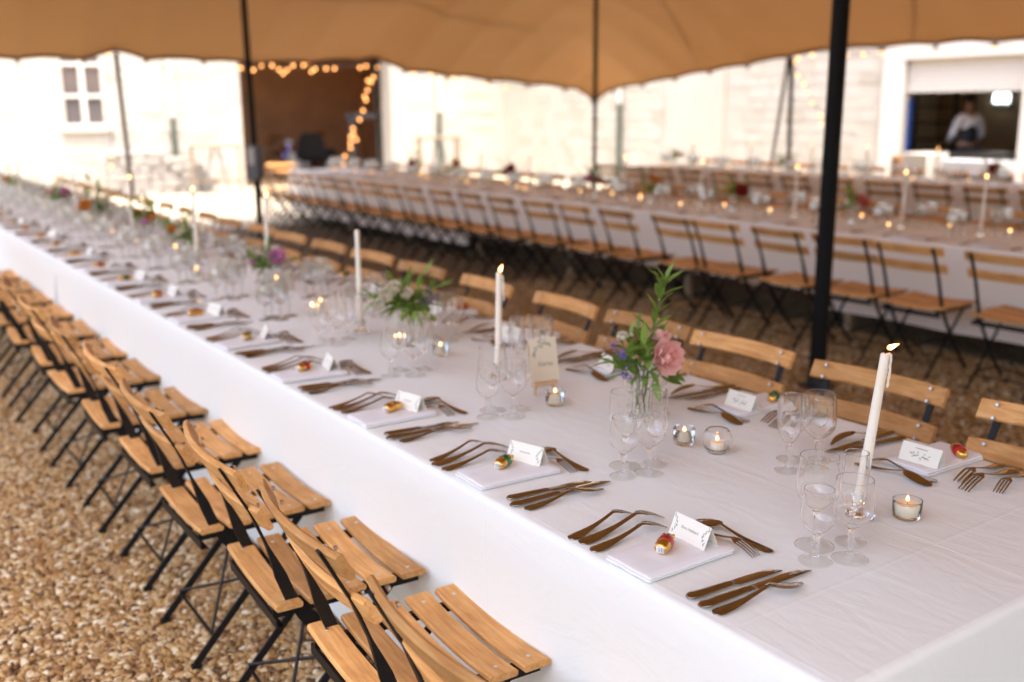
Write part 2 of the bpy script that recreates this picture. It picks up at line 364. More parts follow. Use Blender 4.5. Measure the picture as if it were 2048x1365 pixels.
gravel_field('gravel', [(2.3, -1), (6.3, -1), (6.3, 8), (2.3, 8)], 2400, .007, .015, 3)

# ------------------------------------------------------------------ buildings round the courtyard
WALLM = mat('limewashed wall plaster', (.45, .42, .365), .85, 0, .10, 1.2, .3, 30)
STONEM = None
m_, t_, b_ = nmat('limewashed stone'); g_ = nd(t_, 'ShaderNodeNewGeometry')
r_ = ramp(t_, [(0, (.39, .355, .30)), (.3, (.44, .41, .355)), (1, (.47, .445, .395))], g_.outputs['Random Per Island']); t_.links.new(r_.outputs[0], b_.inputs['Base Color']); b_.inputs['Roughness'].default_value = .85
n_ = nd(t_, 'ShaderNodeTexNoise', i_Scale=25., i_Detail=5); t_.links.new(g_.outputs['Position'], n_.inputs['Vector'])
bp_ = nd(t_, 'ShaderNodeBump', i_Strength=.5, i_Distance=.02); t_.links.new(n_.outputs[0], bp_.inputs['Height']); t_.links.new(bp_.outputs[0], b_.inputs['Normal'])
STONEM = m_
WHITEP = mat('weathered white paint', (.60, .58, .53), .5)
BROWN = mat('brown plaster', (.50, .26, .125), .8, 0, .25, 1.5, .3, 20)
BROWNK = mat('kitchen ochre wall', (.58, .42, .26), .7, 0, .15, 2)
DARK = mat('dark painted metal', (.02, .018, .018), .5)
GREYM = mat('grey metal', (.16, .16, .165), .5)
PIPEG = mat('dark green cast iron', (.05, .07, .05), .5)
PANE = mat('dark window pane', (.11, .10, .10), .06)
PANE.node_tree.nodes['Principled BSDF'].inputs['Specular IOR Level'].default_value = .6
TILE = mat('terracotta roof tile', (.40, .19, .10), .8, 0, .2, 3)
def wall_cells(name, axis, pos, th, a0, a1, z1, openings, material, parent):
    xs = sorted({a0, a1, *[o[0] for o in openings], *[o[1] for o in openings]}); zs = sorted({0, z1, *[o[2] for o in openings], *[o[3] for o in openings]})
    mb = MB()
    for i in range(len(xs)-1):
        for j in range(len(zs)-1):
            cx, cz = (xs[i]+xs[i+1])/2, (zs[j]+zs[j+1])/2
            if any(o[0] < cx < o[1] and o[2] < cz < o[3] for o in openings): continue
            d = xs[i+1]-xs[i]; e = zs[j+1]-zs[j]
            if axis == 'y': mb.box((cx, pos+th/2, cz), (d, th, e))
            else: mb.box((pos+th/2, cx, cz), (th, d, e))
    return mb.build(name, material, parent, False)
def stone_facing(axis, pos, a0, a1, z0, z1, openings, parent, seed, skip=()):
    r = random.Random(seed); mb = MB(); z = z0
    while z < z1-.08:
        h = r.uniform(.16, .26); a = a0+r.uniform(-.2, 0)
        while a < a1:
            L = r.uniform(.22, .62); b0, b1 = max(a, a0)+.008, min(a+L, a1)-.008
            if b1-b0 > .08 and not any(o[0] < b1+.02 and o[1] > b0-.02 and o[2] < z+h and o[3] > z for o in openings):
                p = r.uniform(.006, .018); c = (b0+b1)/2; d = b1-b0
                if axis == 'y': mb.box((c, pos-p/2, z+h/2), (d, p, h-.016))
                else: mb.box((pos-p/2, c, z+h/2), (p, d, h-.016))
            a += L
        z += h
    return stuff(mb.build('stone_facing', STONEM, parent, False))
WOP = (4.36, 5.20, 1.36, 3.05); BOP = (8.01, 11.72, 0, 3.5)
bw = thing('stone_barn', 'limewashed stone barn across the courtyard with a window and a wide open bay', 'building', (0, 22, 0))
def rel(o, root): o.location = -Vector(root.location); return o
rel(wall_cells('wall', 'y', 22, .5, -16, 15, 5.2, [WOP, BOP], WALLM, bw), bw)
rel(stone_facing('y', 22, -12, 14.7, .1, 4.6, [WOP, BOP], bw, 3), bw)
mb = MB(); mb.grid(lambda u, v: (-16.5+32*u, 21.7+4.2*v, 5.25+1.7*v), 2, 2); mb.grid(lambda u, v: (-16.5+32*u, 30.1-4.2*v, 5.25+1.7*v), 2, 2); rel(mb.build('roof', TILE, bw, False), bw)
# interior of the open bay
mb = MB(); mb.box((9.5, 28.1, 2.6), (9, .2, 5.2)); mb.box((5.0, 25.3, 2.6), (.2, 5.5, 5.2)); mb.box((14.0, 25.3, 2.6), (.2, 5.5, 5.2)); mb.box((9.5, 25.3, 5.0), (9, 5.5, .2))
rel(mb.build('bay_interior', BROWN, bw, False), bw)
mb = MB(); mb.box((9.5, 25.2, .01), (8.8, 5.2, .02)); rel(mb.build('bay_floor', mat('dusty bay floor', (.22, .15, .09), .8, 0, .2, 2), bw, False), bw)
# window: frame, sill, glazing bars, panes
x0, x1, z0, z1 = WOP
wf = MB(); T = .10
wf.box((x0+.025, 22.1, (z0+z1)/2), (.05, .10, z1-z0)); wf.box((x1-.025, 22.1, (z0+z1)/2), (.05, .10, z1-z0)); wf.box(((x0+x1)/2, 22.098, (z0+z1)/2), (.10, .11, z1-z0))
for z in (z0+.04, z0+.62, z0+1.24, z1-.04): wf.box(((x0+x1)/2, 22.102, z), (x1-x0, .085, .07))
win = wf.build('window', WHITEP, bw, False); rel(win, bw)
for a, b in ((x0+.05, (x0+x1)/2-.05), ((x0+x1)/2+.05, x1-.05)):
    for k in range(3):
        za, zb = z0+.62*k+.04, min(z0+.62*(k+1)-.03, z1-.05)
        MB().box(((a+b)/2, 22.12, (za+zb)/2), (b-a, .012, zb-za)).build('pane', PANE, win, False)
MB().box(((x0+x1)/2, 22.0, z0-.05), (x1-x0+.2, .22, .08)).build('sill', WALLM, win, False)
# kitchen wing on the right
KOP = (8.30, 10.33, 0, 2.38)
kw = thing('kitchen_wing', 'long limewashed stone wing on the right with a half-raised white roller shutter', 'building', (15, 10, 0))
rel(wall_cells('wall', 'x', 15, .16, -6, 22, 4.8, [KOP], WALLM, kw), kw)
rel(stone_facing('x', 15, -5, 21.4, .1, 4.4, [(7.85, 10.75, 0, 2.85), (14.2, 16.0, 0, 5)], kw, 9), kw)
mb = MB(); mb.grid(lambda u, v: (14.7+3*v, -6+28*u, 4.85+1.3*v), 2, 2); mb.grid(lambda u, v: (20.6-3*v, -6+28*u, 4.85+1.3*v), 2, 2); rel(mb.build('roof', TILE, kw, False), kw)
for y in (15.1,): rel(MB().box((14.95, y, 2.4), (.08, 1.6, 4.78)).build('pilaster', WALLM, kw, False), kw)
mb = MB(); mb.box((14.965, 10.52, 1.19), (.09, .38, 2.38)); mb.box((14.965, 8.08, 1.19), (.09, .44, 2.38)); mb.box((14.962, 9.30, 2.56), (.10, 2.84, .36)); rel(mb.build('door_surround', WHITEP, kw, False), kw)
mb = MB()
for k in range(7): mb.box((15.07, 9.315, 1.85+.076*k+.038), (.03, 2.03, .071), None, .008)
rel(mb.build('roller_shutter', WHITEP, kw, False), kw)
mb = MB(); mb.box((19.1, 9, 1.5), (.2, 7, 3)); mb.box((17.1, 5.6, 1.5), (3.8, .2, 3)); mb.box((17.1, 12.4, 1.5), (3.8, .2, 3)); mb.box((17.1, 9, 3.1), (4.0, 7, .2)); rel(mb.build('kitchen_interior', BROWNK, kw, False), kw)
mb = MB(); mb.box((17.2, 9, .012), (3.6, 6.6, .024)); rel(mb.build('kitchen_floor', mat('kitchen floor', (.25, .22, .19), .5), kw, False), kw)
MB().box((15.12, 10.30, 1.15), (.06, .05, 1.2)).build('blue_strip', mat('blue paint', (.006, .04, .20), .5), kw, False).location = -Vector((15, 10, 0))
# drainpipes
def pipe(x, y, zt, zc, label, dy, dx):
    p = thing('drainpipe', label, 'drainpipe', (x, y, 0), 0, 'drainpipes on the courtyard walls')
    MB().tube([(0, 0, zc), (0, 0, zt)], .05, 10).build('upper_pipe', WHITEP, p); MB().tube([(0, 0, .02), (0, 0, zc)], .058, 10).build('lower_pipe', PIPEG, p)
    for z in (.5, 1.2, 2.6): MB().box((dx*.03, dy*.03, z), (.13, .13, .03)).build('bracket', GREYM, p, False)
pipe(6.48, 21.88, 5.0, 1.55, 'drainpipe left of the open bay, white above and dark below', 1, 0)
pipe(12.98, 21.88, 5.0, 1.6, 'drainpipe just right of the open bay, dark lower half', 1, 0)
pipe(14.88, 17.35, 4.7, 1.75, 'drainpipe in the corner right of the central tent pole', 0, 1)

# ------------------------------------------------------------------ stretch tent
m_, t_, b_ = nmat('tan stretch fabric'); TENT = m_
tc_ = nd(t_, 'ShaderNodeNewGeometry'); n_ = nd(t_, 'ShaderNodeTexNoise', i_Scale=.9, i_Detail=3); t_.links.new(tc_.outputs['Position'], n_.inputs['Vector'])
r_ = ramp(t_, [(.3, (.42, .215, .070)), (.7, (.46, .24, .082))], n_.outputs[0]); t_.links.new(r_.outputs[0], b_.inputs['Base Color']); b_.inputs['Roughness'].default_value = .7
tr_ = nd(t_, 'ShaderNodeBsdfTranslucent'); tr_.inputs[0].default_value = (.5, .23, .065, 1)
mx_ = nd(t_, 'ShaderNodeMixShader'); mx_.inputs[0].default_value = .04; t_.links.new(b_.outputs[0], mx_.inputs[1]); t_.links.new(tr_.outputs[0], mx_.inputs[2]); t_.links.new(mx_.outputs[0], t_.nodes['Material Output'].inputs[0])
X0, Y0, Y1 = -1.35, -4.6, 14.9
X1 = on_y(1190, 203, Y1).x
def interp(tab, x):
    if x <= tab[0][0]: return tab[0][1]
    for (a, b), (c, d) in zip(tab, tab[1:]):
        if x <= c: t = (x-a)/(c-a); return b+(d-b)*t
    return tab[-1][1]
FE = []
for px, py in ((-400, 116), (0, 118), (80, 117), (155, 120), (195, 113), (230, 105), (262, 110), (300, 120), (385, 120), (480, 127), (560, 127), (650, 125), (745, 119), (780, 130), (820, 144), (905, 153), (1000, 163), (1120, 175), (1160, 181), (1174, 189), (1184, 199), (1190, 205)):
    p = on_y(px, py, Y1); FE.append((p.x, p.z))
ZC_ = FE[-1][1]
RE = []
for px, py in ((2500, 75), (2048, 82), (1930, 84), (1800, 92), (1660, 100), (1580, 113), (1500, 129), (1400, 146), (1300, 166), (1222, 180), (1206, 188), (1196, 197)):
    p = on_x(px, py, X1); RE.append((p.y, p.z))
RE.append((Y1, ZC_))
def scal(a, per, amp): return amp*(abs(sin(pi*a/per))**.7)
def tz(x, y):
    eF = interp(FE, x)+scal(x, .82, .035)*(1 if x < X1-.4 else 0); eR = interp(RE, y)+scal(y, .8, .03)*(1 if y < Y1-.4 else 0); eL = 4.5+.25*cos(y*1.1); eB = 2.5
    dF, dR, dL, dB = Y1-y, X1-x, x-X0, y-Y0
    ws = [1/(max(d, 1e-4)**2) for d in (dF, dR, dL, dB)]; e = sum(a*b for a, b in zip(ws, (eF, eR, eL, eB)))/sum(ws)
    d = (sum(q**-4 for q in (max(dF, 1e-4), max(dR, 1e-4), max(dL, 1e-4), max(dB, 1e-4))))**-.25
    return e+1.9*(1-exp(-d/2.7))
def warp(u, n=2.2): return .5*(2*u)**n if u < .5 else 1-.5*(2*(1-u))**n
tent = thing('stretch_tent', 'large tan stretch tent canopy with scalloped edge over the dining tables', 'tent', (4.6, 4.5, 0))
TO = -Vector(tent.location)
nx, ny = 300, 150
V = []
for i in range(nx):
    x = X0+(X1-X0)*(i/(nx-1)*.8+.2*warp(i/(nx-1), 3))
    for j in range(ny): y = Y0+(Y1-Y0)*warp(j/(ny-1), 1.8); V.append((x, y, tz(x, y)))
mb = MB(); mb.add(V, [(i*ny+j, (i+1)*ny+j, (i+1)*ny+j+1, i*ny+j+1) for i in range(nx-1) for j in range(ny-1)]); mb.build('canopy', TENT, tent, True, 180).location = TO
HEM = mat('dark tent hem', (.10, .055, .03), .7)
mb = MB(); pts = [(X0+(X1-X0)*k/400, Y1, tz(X0+(X1-X0)*k/400, Y1)-.01) for k in range(401)]; mb.tube(pts, .018, 6)
pts = [(X1, Y0+(Y1-Y0)*k/300, tz(X1, Y0+(Y1-Y0)*k/300)-.01) for k in range(300)]; mb.tube(pts, .018, 6)
for k in range(20): x = round((X0+.82*k)/.82)*.82; mb.box((x, Y1+.01, tz(x, Y1)-.035), (.05, .02, .06)) if X0 < x < X1-.3 else 0
for k in range(26): y = round((Y0+.8*k)/.8)*.8; mb.box((X1+.01, y, tz(X1, y)-.035), (.02, .05, .06)) if Y0 < y < Y1-.3 else 0
mb.build('edge_hem', HEM, tent).location = TO
SEAMM = mat('tan seam tape', (.36, .18, .07), .7)
for k, (pa, pb) in enumerate([((X0+.5, 13.6), (X1-2.2, 13.6)), ((4.0, 8.0), (X1-.05, 12.2)), ((5.5, 4.0), (X1-.05, 8.3)), ((6.5, 1.5), (X1-.05, 5.3)), ((X0+.5, 11.4), (9.5, 12.6))]):
    L_, R_ = [], []
    A, B = Vector(pa), Vector(pb); dd = (B-A).normalized(); nn = Vector((-dd.y, dd.x))*.022
    V = []
    for i in range(81):
        p = A+(B-A)*(i/80)
        for s_ in (-1, 1): q = p+nn*s_; V.append((q.x, q.y, tz(q.x, min(q.y, Y1-.001))-.006))
    mb = MB(); mb.add(V, [(2*i, 2*i+1, 2*i+3, 2*i+2) for i in range(80)]); mb.build('seam', TENT, tent).location = TO
def tpole(x, y, r, label, top=None, lean=(0, 0)):
    zt = top or tz(x, y)-.02
    p = thing('tent_pole', label, 'tent pole', (x, y, 0), 0, 'upright tent poles')
    MB().tube([(0, 0, .01), (lean[0], lean[1], zt)], r, 16).build('shaft', POLE, p)
    MB().lathe([(0, 0), (.11, 0), (.11, .012), (r+.005, .02), (r+.005, .10), (0, .10)], 20).build('foot_plate', DARK, p)
    MB().lathe([(0, zt-.03), (r+.02, zt-.03), (r+.05, zt), (0, zt+.02)], 16, (lean[0], lean[1], 0)).build('cap', DARK, p)
    return p
d_ = ray(1632, 775); t_s = -H/d_.z; PB = Vector((0, 0, H))+d_*t_s
PR = PB
tpole(PR.x, PR.y, .049, 'thick black tent pole in front of the middle table, nearest the camera', None, (.02, -.01))
pl = depth(512, 330, 13.2); tpole(pl.x, pl.y, .040, 'black tent pole in front of the open barn bay', None, (-.02, .02))
pc = depth(1189, 330, 13.2); tpole(pc.x, pc.y, .028, 'slim black tent pole standing between the middle and back tables')
# corner pole that pulls the canopy down
tpole(X1-.03, Y1-.03, .03, 'low corner pole where the canopy dips, behind the slim central pole', ZC_-.01)
ROPE = mat('dark guy rope', (.10, .09, .08), .8)
def rope(name, a, b, r, label, cat, mt=ROPE, sag=0):
    a, b = Vector(a), Vector(b); o = MB().tube([a+(b-a)*(k/12)-Vector((0, 0, sag*4*(k/12)*(1-k/12))) for k in range(13)], r, 8).build(name, mt); return tag(o, label, cat)
e1 = on_y(232, 108, Y1); e2 = on_y(748, 120, Y1); e3 = on_x(1585, 114, X1)
rope('edge_pole', e1, depth(266, 400, 16.2)*1.0, .035, 'leaning dark tent edge pole beside the white barn window', 'tent pole', POLE)
rope('edge_pole', e2, depth(764, 345, 18.6), .04, 'dark tent edge pole at the right side of the open barn bay', 'tent pole', POLE)
b3 = depth(1577, 345, 16.0); rope('edge_pole', e3+Vector((.05, .05, -.02)), b3, .035, 'dark tent edge pole standing before the right stone wing', 'tent pole', POLE)
rope('guy_rope', e3+Vector((.03, .1, -.03)), depth(1540, 345, 16.6), .03, 'grey strap slanting down left of the right edge pole', 'guy rope', GREYM)
# festoon lights
BULBME = MB().lathe([(0, -.030), (.014, -.026), (.021, -.012), (.021, .002), (.012, .016), (0, .02)], 10).mesh('bulb', BULB)
def festoon(label, pts):
    pts = [Vector(p) for p in pts]; root = thing('festoon_lights', label, 'string lights', pts[0], 0, 'festoon light strings')
    MB().tube([p-pts[0]+Vector((0, 0, .03)) for p in pts], .006, 5).build('cord', DARK, root)
    for p in pts: link('bulb', BULBME, root, p-pts[0])
festoon('string of warm bulbs along the canopy edge across the open barn bay', [on_y(px, py, 15.15) for px, py in ((470, 133), (482, 136), (507, 140), (522, 131), (544, 131), (558, 139), (566, 147), (574, 140), (586, 131), (607, 130), (616, 127), (623, 143), (630, 138), (652, 137), (669, 137), (720, 135), (732, 132), (754, 135))])
festoon('string of warm bulbs falling slantwise from the canopy at the bay', [depth(px, py, 15.6+.06*k) for k, (px, py) in enumerate(((747, 154), (736, 161), (742, 164), (735, 180), (729, 193), (732, 200), (726, 221), (719, 239), (706, 257), (707, 268), (701, 273), (713, 279), (701, 285), (701, 296), (690, 312), (687, 328)))])
festoon('string of pale bulbs along the canopy edge over the roller shutter', [on_x(px, py, X1+.2) for px, py in ((1597, 116), (1625, 110), (1693, 110), (1727, 109), (1763, 104), (1832, 106), (1893, 106), (1944, 102), (1987, 96), (2021, 94))])
festoon('string of bulbs winding down a guy rope behind the nearest tent pole', [depth(px, py, 16+.1*k) for k, (px, py) in enumerate(((1580, 118), (1590, 124), (1596, 150), (1608, 168), (1616, 185), (1624, 205), (1641, 230), (1643, 247)))])
festoon('string of bulbs along the canopy edge right of the barn bay', [on_y(px, py, 15.1) for px, py in ((826, 147), (862, 149), (881, 158), (906, 155), (916, 160), (930, 153), (970, 170), (1012, 174), (1080, 182))])
festoon('string of bulbs hanging straight down beside the barn window', [depth(px, py, 15.6) for px, py in ((217, 110), (214, 128), (218, 190), (212, 204), (224, 204), (213, 224), (216, 247), (225, 250), (222, 311), (223, 331))])
# ------------------------------------------------------------------ tables and cloths
ZT = .75
LX0, LX1 = 1.217, 2.42
TWOOD = mat('plain table wood', (.42, .30, .18), .6)
def trestle_table(x0, x1, y0, y1, label):
    t = thing('trestle_table', label, 'table', ((x0+x1)/2, (y0+y1)/2, 0), 0, 'long trestle tables under the cloths')
    w, l = x1-x0-.03, y1-y0-.04
    MB().box((0, 0, ZT-.03), (w, l, .03)).build('tabletop', TWOOD, t, False)
    n = max(2, int(l/1.6))
    for k in range(n+1):
        for s in (-1, 1): MB().box((s*(w/2-.12), -l/2+.15+(l-.3)*k/n, (ZT-.045)/2), (.05, .05, ZT-.045)).build('leg', TWOOD, t, False)
def cloth(label, x0, x1, y0, y1, hem, group, lift=0, endnear=False, endfar=False, res=.05, seed=0, mt=None, end_y=None):
    """one cloth: drapes over both long sides, and over an end where asked"""
    r = .016; z = ZT+.0005+lift; xl, xr = x0-lift, x1+lift
    prof = []
    nd_ = 14
    for k in range(nd_): prof.append(('L', k/nd_))
    for k in range(5): a = pi/2*k/4; prof.append(('c', (xl+r-r*cos(a), z-r+r*sin(a))))
    nt_ = max(6, int((xr-xl)/res))
    for k in range(1, nt_): prof.append(('t', xl+r+(xr-xl-2*r)*k/nt_))
    for k in range(5): a = pi/2*(1-k/4); prof.append(('c', (xr-r+r*cos(a), z-r+r*sin(a))))
    for k in range(nd_-1, -1, -1): prof.append(('R', k/nd_))
    nrow = max(3, int((y1-y0)/res)+1)
    ya, yb = y0+(r if endnear else 0), y1-(r if endfar else 0)
    mb = MB(); V = []
    def wav(s, y, f):
        return ((1-f)**1.2)*(.026*noise.noise((y*1.5, s*5+seed, 0))+.013*sin(y*6.3+s*2+seed+2*noise.noise((y*.7, s, 3))))+(1-f)*.03
    for i in range(nrow):
        y = ya+(yb-ya)*i/(nrow-1)
        eg = -1 if (endnear and i == 0) else 1 if (endfar and i == nrow-1) else 0
        for kind, q in prof:
            if kind == 'L': V.append((xl-max(-.03, (wav(-1, y, q)-.030*(1-q))*1.25)-.0, y+eg*(r+max(0, wav(3, xl*1.7, q))*.8), hem+(z-r-hem)*q))
            elif kind == 'R': V.append((xr+max(0, wav(1, y, q))*.8, y+eg*(r+max(0, wav(3, xr*1.7, q))*.8), hem+(z-r-hem)*q))
            elif kind == 'c': V.append((q[0], y, q[1]+.0005*noise.noise((q[0]*3, y*4, seed))))
            else: V.append((q, y, z+.0007*noise.noise((q*5, y*3.3, seed))+.0003*noise.noise((q*18, y*11, seed))))
    m = len(prof); mb.add(V, [(i*m+j, i*m+j+1, (i+1)*m+j+1, (i+1)*m+j) for i in range(nrow-1) for j in range(m-1)])
    for flag, ye, yi, sg in ((endnear, y0, ya, -1), (endfar, y1, yb, 1)):
        if not flag: continue
        W = []; cols = [p for p in prof if p[0] in 'tc']; top = [V[(0 if sg < 0 else nrow-1)*m+k] for k, p in enumerate(prof) if p[0] in 'ct']
        rows = [top]
        for a in (.25, .5, .75, 1): rows.append([(x, yi+sg*r*sin(a*pi/2), zz-r*(1-cos(a*pi/2))) for x, y, zz in top])
        for k in range(1, 13):
            f = 1-k/12; ol, or_ = max(-.03, (wav(-1, yi, f)-.030*(1-f))*1.25), max(0, wav(1, yi, f))*.8
            rows.append([(x-ol+(ol+or_)*(x-xl)/(xr-xl), yi+sg*(r+max(0, wav(3, x*1.7, f))*.8), hem+(zz-r-hem)*f) for x, y, zz in top])
        n = len(top); mb.add([p for q in rows for p in q], [((i*n+j, i*n+j+1, (i+1)*n+j+1, (i+1)*n+j) if sg > 0 else (i*n+j, (i+1)*n+j, (i+1)*n+j+1, i*n+j+1)) for i in range(len(rows)-1) for j in range(n-1)])
    o = mb.build('tablecloth', mt or CLOTH, None, True, 180); tag(o, label, 'tablecloth', group); return o
trestle_table(LX0, LX1, .87, 15.1, 'long front banquet table hidden under overlapping white cloths')
trestle_table(6.15, 7.27, -.6, 15.0, 'long middle banquet table hidden under white cloths')
trestle_table(10.55, 11.65, 1.0, 12.2, 'long back banquet table hidden under white cloths')
cuts = [.87, 3.98, 7.0, 10.0, 13.0, 15.1]
for k in range(5):
    cloth(f'white damask cloth on the front table, {["nearest the camera","second from the camera","third from the camera","fourth from the camera","farthest from the camera"][k]}', LX0, LX1, cuts[k]-(.06 if k else 0), cuts[k+1], .06, 'white cloths on the front table', .0010*(k % 2), k == 0, k == 4, .03 if k == 0 else .06, k*7)
for k, (a, b) in enumerate(((-.6, 4.78), (4.7, 9.9), (9.8, 15.0))):
    cloth(f'white cloth on the middle table, {["right-hand piece, hem well above the gravel","piece behind the nearest tent pole","left-hand end piece towards the barn"][k]}', 6.15, 7.27, a, b, (.17, .26, .12)[k], 'white cloths on the middle table', .0010*(k % 2), k == 0, k == 2, .1, 30+k, WARMLITCLOTH)
for k, (a, b) in enumerate(((1.0, 6.6), (6.5, 12.2))):
    cloth(f'white cloth on the back table, {["right-hand piece towards the kitchen","left-hand piece towards the barn"][k]}', 10.55, 11.65, a, b, .12, 'white cloths on the back table', .001*k, k == 0, k == 1, .12, 50+k, WARMLITCLOTH)

# ------------------------------------------------------------------ folding slatted chairs (local: faces +Y)
def slat_seat(y, L=.43, w=.0685, t=.017):
    secs = []; n = 13
    for i in range(n):
        u = i/(n-1)*2-1; x = u*L/2; z = .455-.013*(1-u*u); c = .004; ww = w/2
        secs.append([(x, y-ww, z-t+c), (x, y-ww+c, z-t), (x, y+ww-c, z-t), (x, y+ww, z-t+c), (x, y+ww, z-c), (x, y+ww-c, z), (x, y-ww+c, z), (x, y-ww, z-c)])
    return MB().sweep(secs).mesh('seat_slat', WOOD, True, 30)
def slat_back(z, y0, tilt, L=.47, hgt=.060, t=.017):
    secs = []; n = 13
    for i in range(n):
        u = i/(n-1)*2-1; x = u*L/2; y = y0-.030*(1-u*u)+.012; c = .004; hh = hgt/2
        P = [(-t/2, -hh+c), (-t/2+c, -hh), (t/2-c, -hh), (t/2, -hh+c), (t/2, hh-c), (t/2-c, hh), (-t/2+c, hh), (-t/2, hh-c)]
        secs.append([(x, y+a*cos(tilt)-b*sin(tilt), z+a*sin(tilt)+b*cos(tilt)) for a, b in P])
    return MB().sweep(secs).mesh('back_slat', WOOD, True, 30)
SY = [-.148+.0845*k for k in range(5)]
S_ME = [slat_seat(y) for y in SY]
BS = [slat_back(.800, -.262, .46), slat_back(.694, -.212, .46)]
def post_mesh(sx):
    x = .185*sx; path = [(-.285, .822), (-.222, .70), (-.188, .61), (-.172, .565), (-.157, .52), (-.135, .455), (-.105, .40), (-.055, .325), (.02, .22), (.12, .10), (.205, .008)]
    mb = MB(); secs = []
    for i, (y, z) in enumerate(path):
        a, b = path[max(0, i-1)], path[min(len(path)-1, i+1)]; d = Vector((0, b[0]-a[0], b[1]-a[1])).normalized(); n = Vector((0, -d.z, d.y))
        k = min(1, max(0, (i-2)/2)); wx, wn = (.020*(1-k)+.006*k), (.006*(1-k)+.030*k)
        if i > 6: wn = .024
        c = Vector((x, y, z)); ex = Vector((1, 0, 0))
        secs.append([c+ex*wx/2*p+n*wn/2*q for p, q in ((-1, -1), (1, -1), (1, 1), (-1, 1))])
    return mb.sweep(secs).mesh('back_post', BLACK, True, 30)
POSTS = [post_mesh(-1), post_mesh(1)]
def leg_mesh(sx):
    x = .168*sx; return MB().bar((x, .155, .425), (x, -.215, .012), .006, .022).box((x, -.215, .008), (.02, .03, .012)).mesh('rear_leg', BLACK, False)
LEGS = [leg_mesh(-1), leg_mesh(1)]
RAILS = [MB().box((.176*s, .02, .420), (.005, .40, .028)).box((.176*s-.008*s, .015, .4345), (.014, .395, .004)).mesh('seat_rail', BLACK, False) for s in (-1, 1)]
XB = [MB().box((0, -.178, .40), (.40, .006, .026)).box((0, -.168, .3885), (.40, .016, .004)).mesh('rear_crossbar', BLACK, False),
      MB().bar((-.16, -.155, .085), (.16, -.155, .085), .008, .008, (0, 1, 0)).mesh('leg_stretcher', BLACK, False),
      MB().bar((-.18, .155, .065), (.18, .155, .065), .008, .008, (0, 1, 0)).mesh('leg_stretcher', BLACK, False),
      MB().bar((-.165, -.16, .10), (.16, .02, .24), .007, .007).mesh('brace_rod', BLACK, False), MB().bar((.165, -.16, .10), (-.16, .02, .247), .007, .007).mesh('brace_rod', BLACK, False)]
mb = MB()
for y in SY:
    for s in (-1, 1): mb.lathe([(0, .4535), (.006, .4535), (.005, .4560), (0, .4570)], 10, (.176*s, y, -.0045))
for z, y in ((.800, -.262), (.694, -.212)):
    for s in (-1, 1):
        for dz in (-.018, .018):
            c = Vector((.185*s, y+.0240-dz*.48-.006, z+dz+.002)); mb.tube([c, c+Vector((0, .006, .0018))], [.0065, .0045], 8)
RIV = mb.mesh('rivets', ZINC)
def chair_first(label, cat, loc, rz, group):
    t = thing('slatted_folding_chair', label, cat, loc, rz, group)
    for me in S_ME: link('seat_slat', me, t)
    for me in BS: link('back_slat', me, t)
    for me in POSTS: link('back_post', me, t)
    for me in LEGS: link('rear_leg', me, t)
    for me in RAILS: link('seat_rail', me, t)
    link('rear_crossbar', XB[0], t); link('leg_stretcher', XB[1], t); link('leg_stretcher', XB[2], t); link('brace_rod', XB[3], t); link('brace_rod', XB[4], t)
    stuff(link('rivets', RIV, t))
    return t
C0 = None
def chair(x, y, rz, label, group, z=0):
    global C0
    rz += R(rnd.uniform(-4, 4)); x += rnd.uniform(-.018, .012)*(1 if rz < 0 else -1); y += rnd.uniform(-.012, .012)
    if C0 is None: C0 = chair_first(label, 'chair', (x, y, z), rz, group); return C0
    return dup(C0, (x, y, z), rz, label, 'chair', group)
for k, y in enumerate([1.27, 1.845, 2.405, 2.985, 3.59, 4.18, 4.81, 5.42, 6.02, 6.62, 7.22, 7.82, 8.42]):
    chair(1.000, y, -pi/2, f'wooden slatted folding chair on gravel, {ORD[k]} from camera, near side of front table', 'chairs along the near side of the front table', .01)
ys = [1.29, 1.864, 2.43, 2.93, 3.49, 4.14]+[4.74+.6*k for k in range(17)]
for k, y in enumerate(ys):
    chair(2.43, y, pi/2, f'wooden slatted folding chair, {ORD[k]} from camera, far side of front table', 'chairs along the far side of the front table')
ys = [2.45, 3.05, 3.65, 4.16, 4.69, 5.28, 5.72, 6.38, 6.95, 7.52, 8.1, 8.66]+[9.25+.58*k for k in range(10)]
for k, y in enumerate(ys):
    chair(5.72, y, -pi/2, f'dark backed slatted chair, {ORD[k]} from the right, near side of middle table', 'chairs along the near side of the middle table')
for k in range(20):
    chair(7.50, 3.1+.6*k, pi/2, f'slatted chair, {ORD[k]} from the right, far side of middle table', 'chairs along the far side of the middle table')
for k in range(14):
    chair(10.12, 4.0+.6*k, -pi/2, f'slatted chair, {ORD[k]} from the right, near side of back table', 'chairs along the near side of the back table')
for k in range(14):
    chair(11.88, 4.0+.6*k, pi/2, f'slatted chair, {ORD[k]} from the right, far side of back table', 'chairs along the far side of the back table')
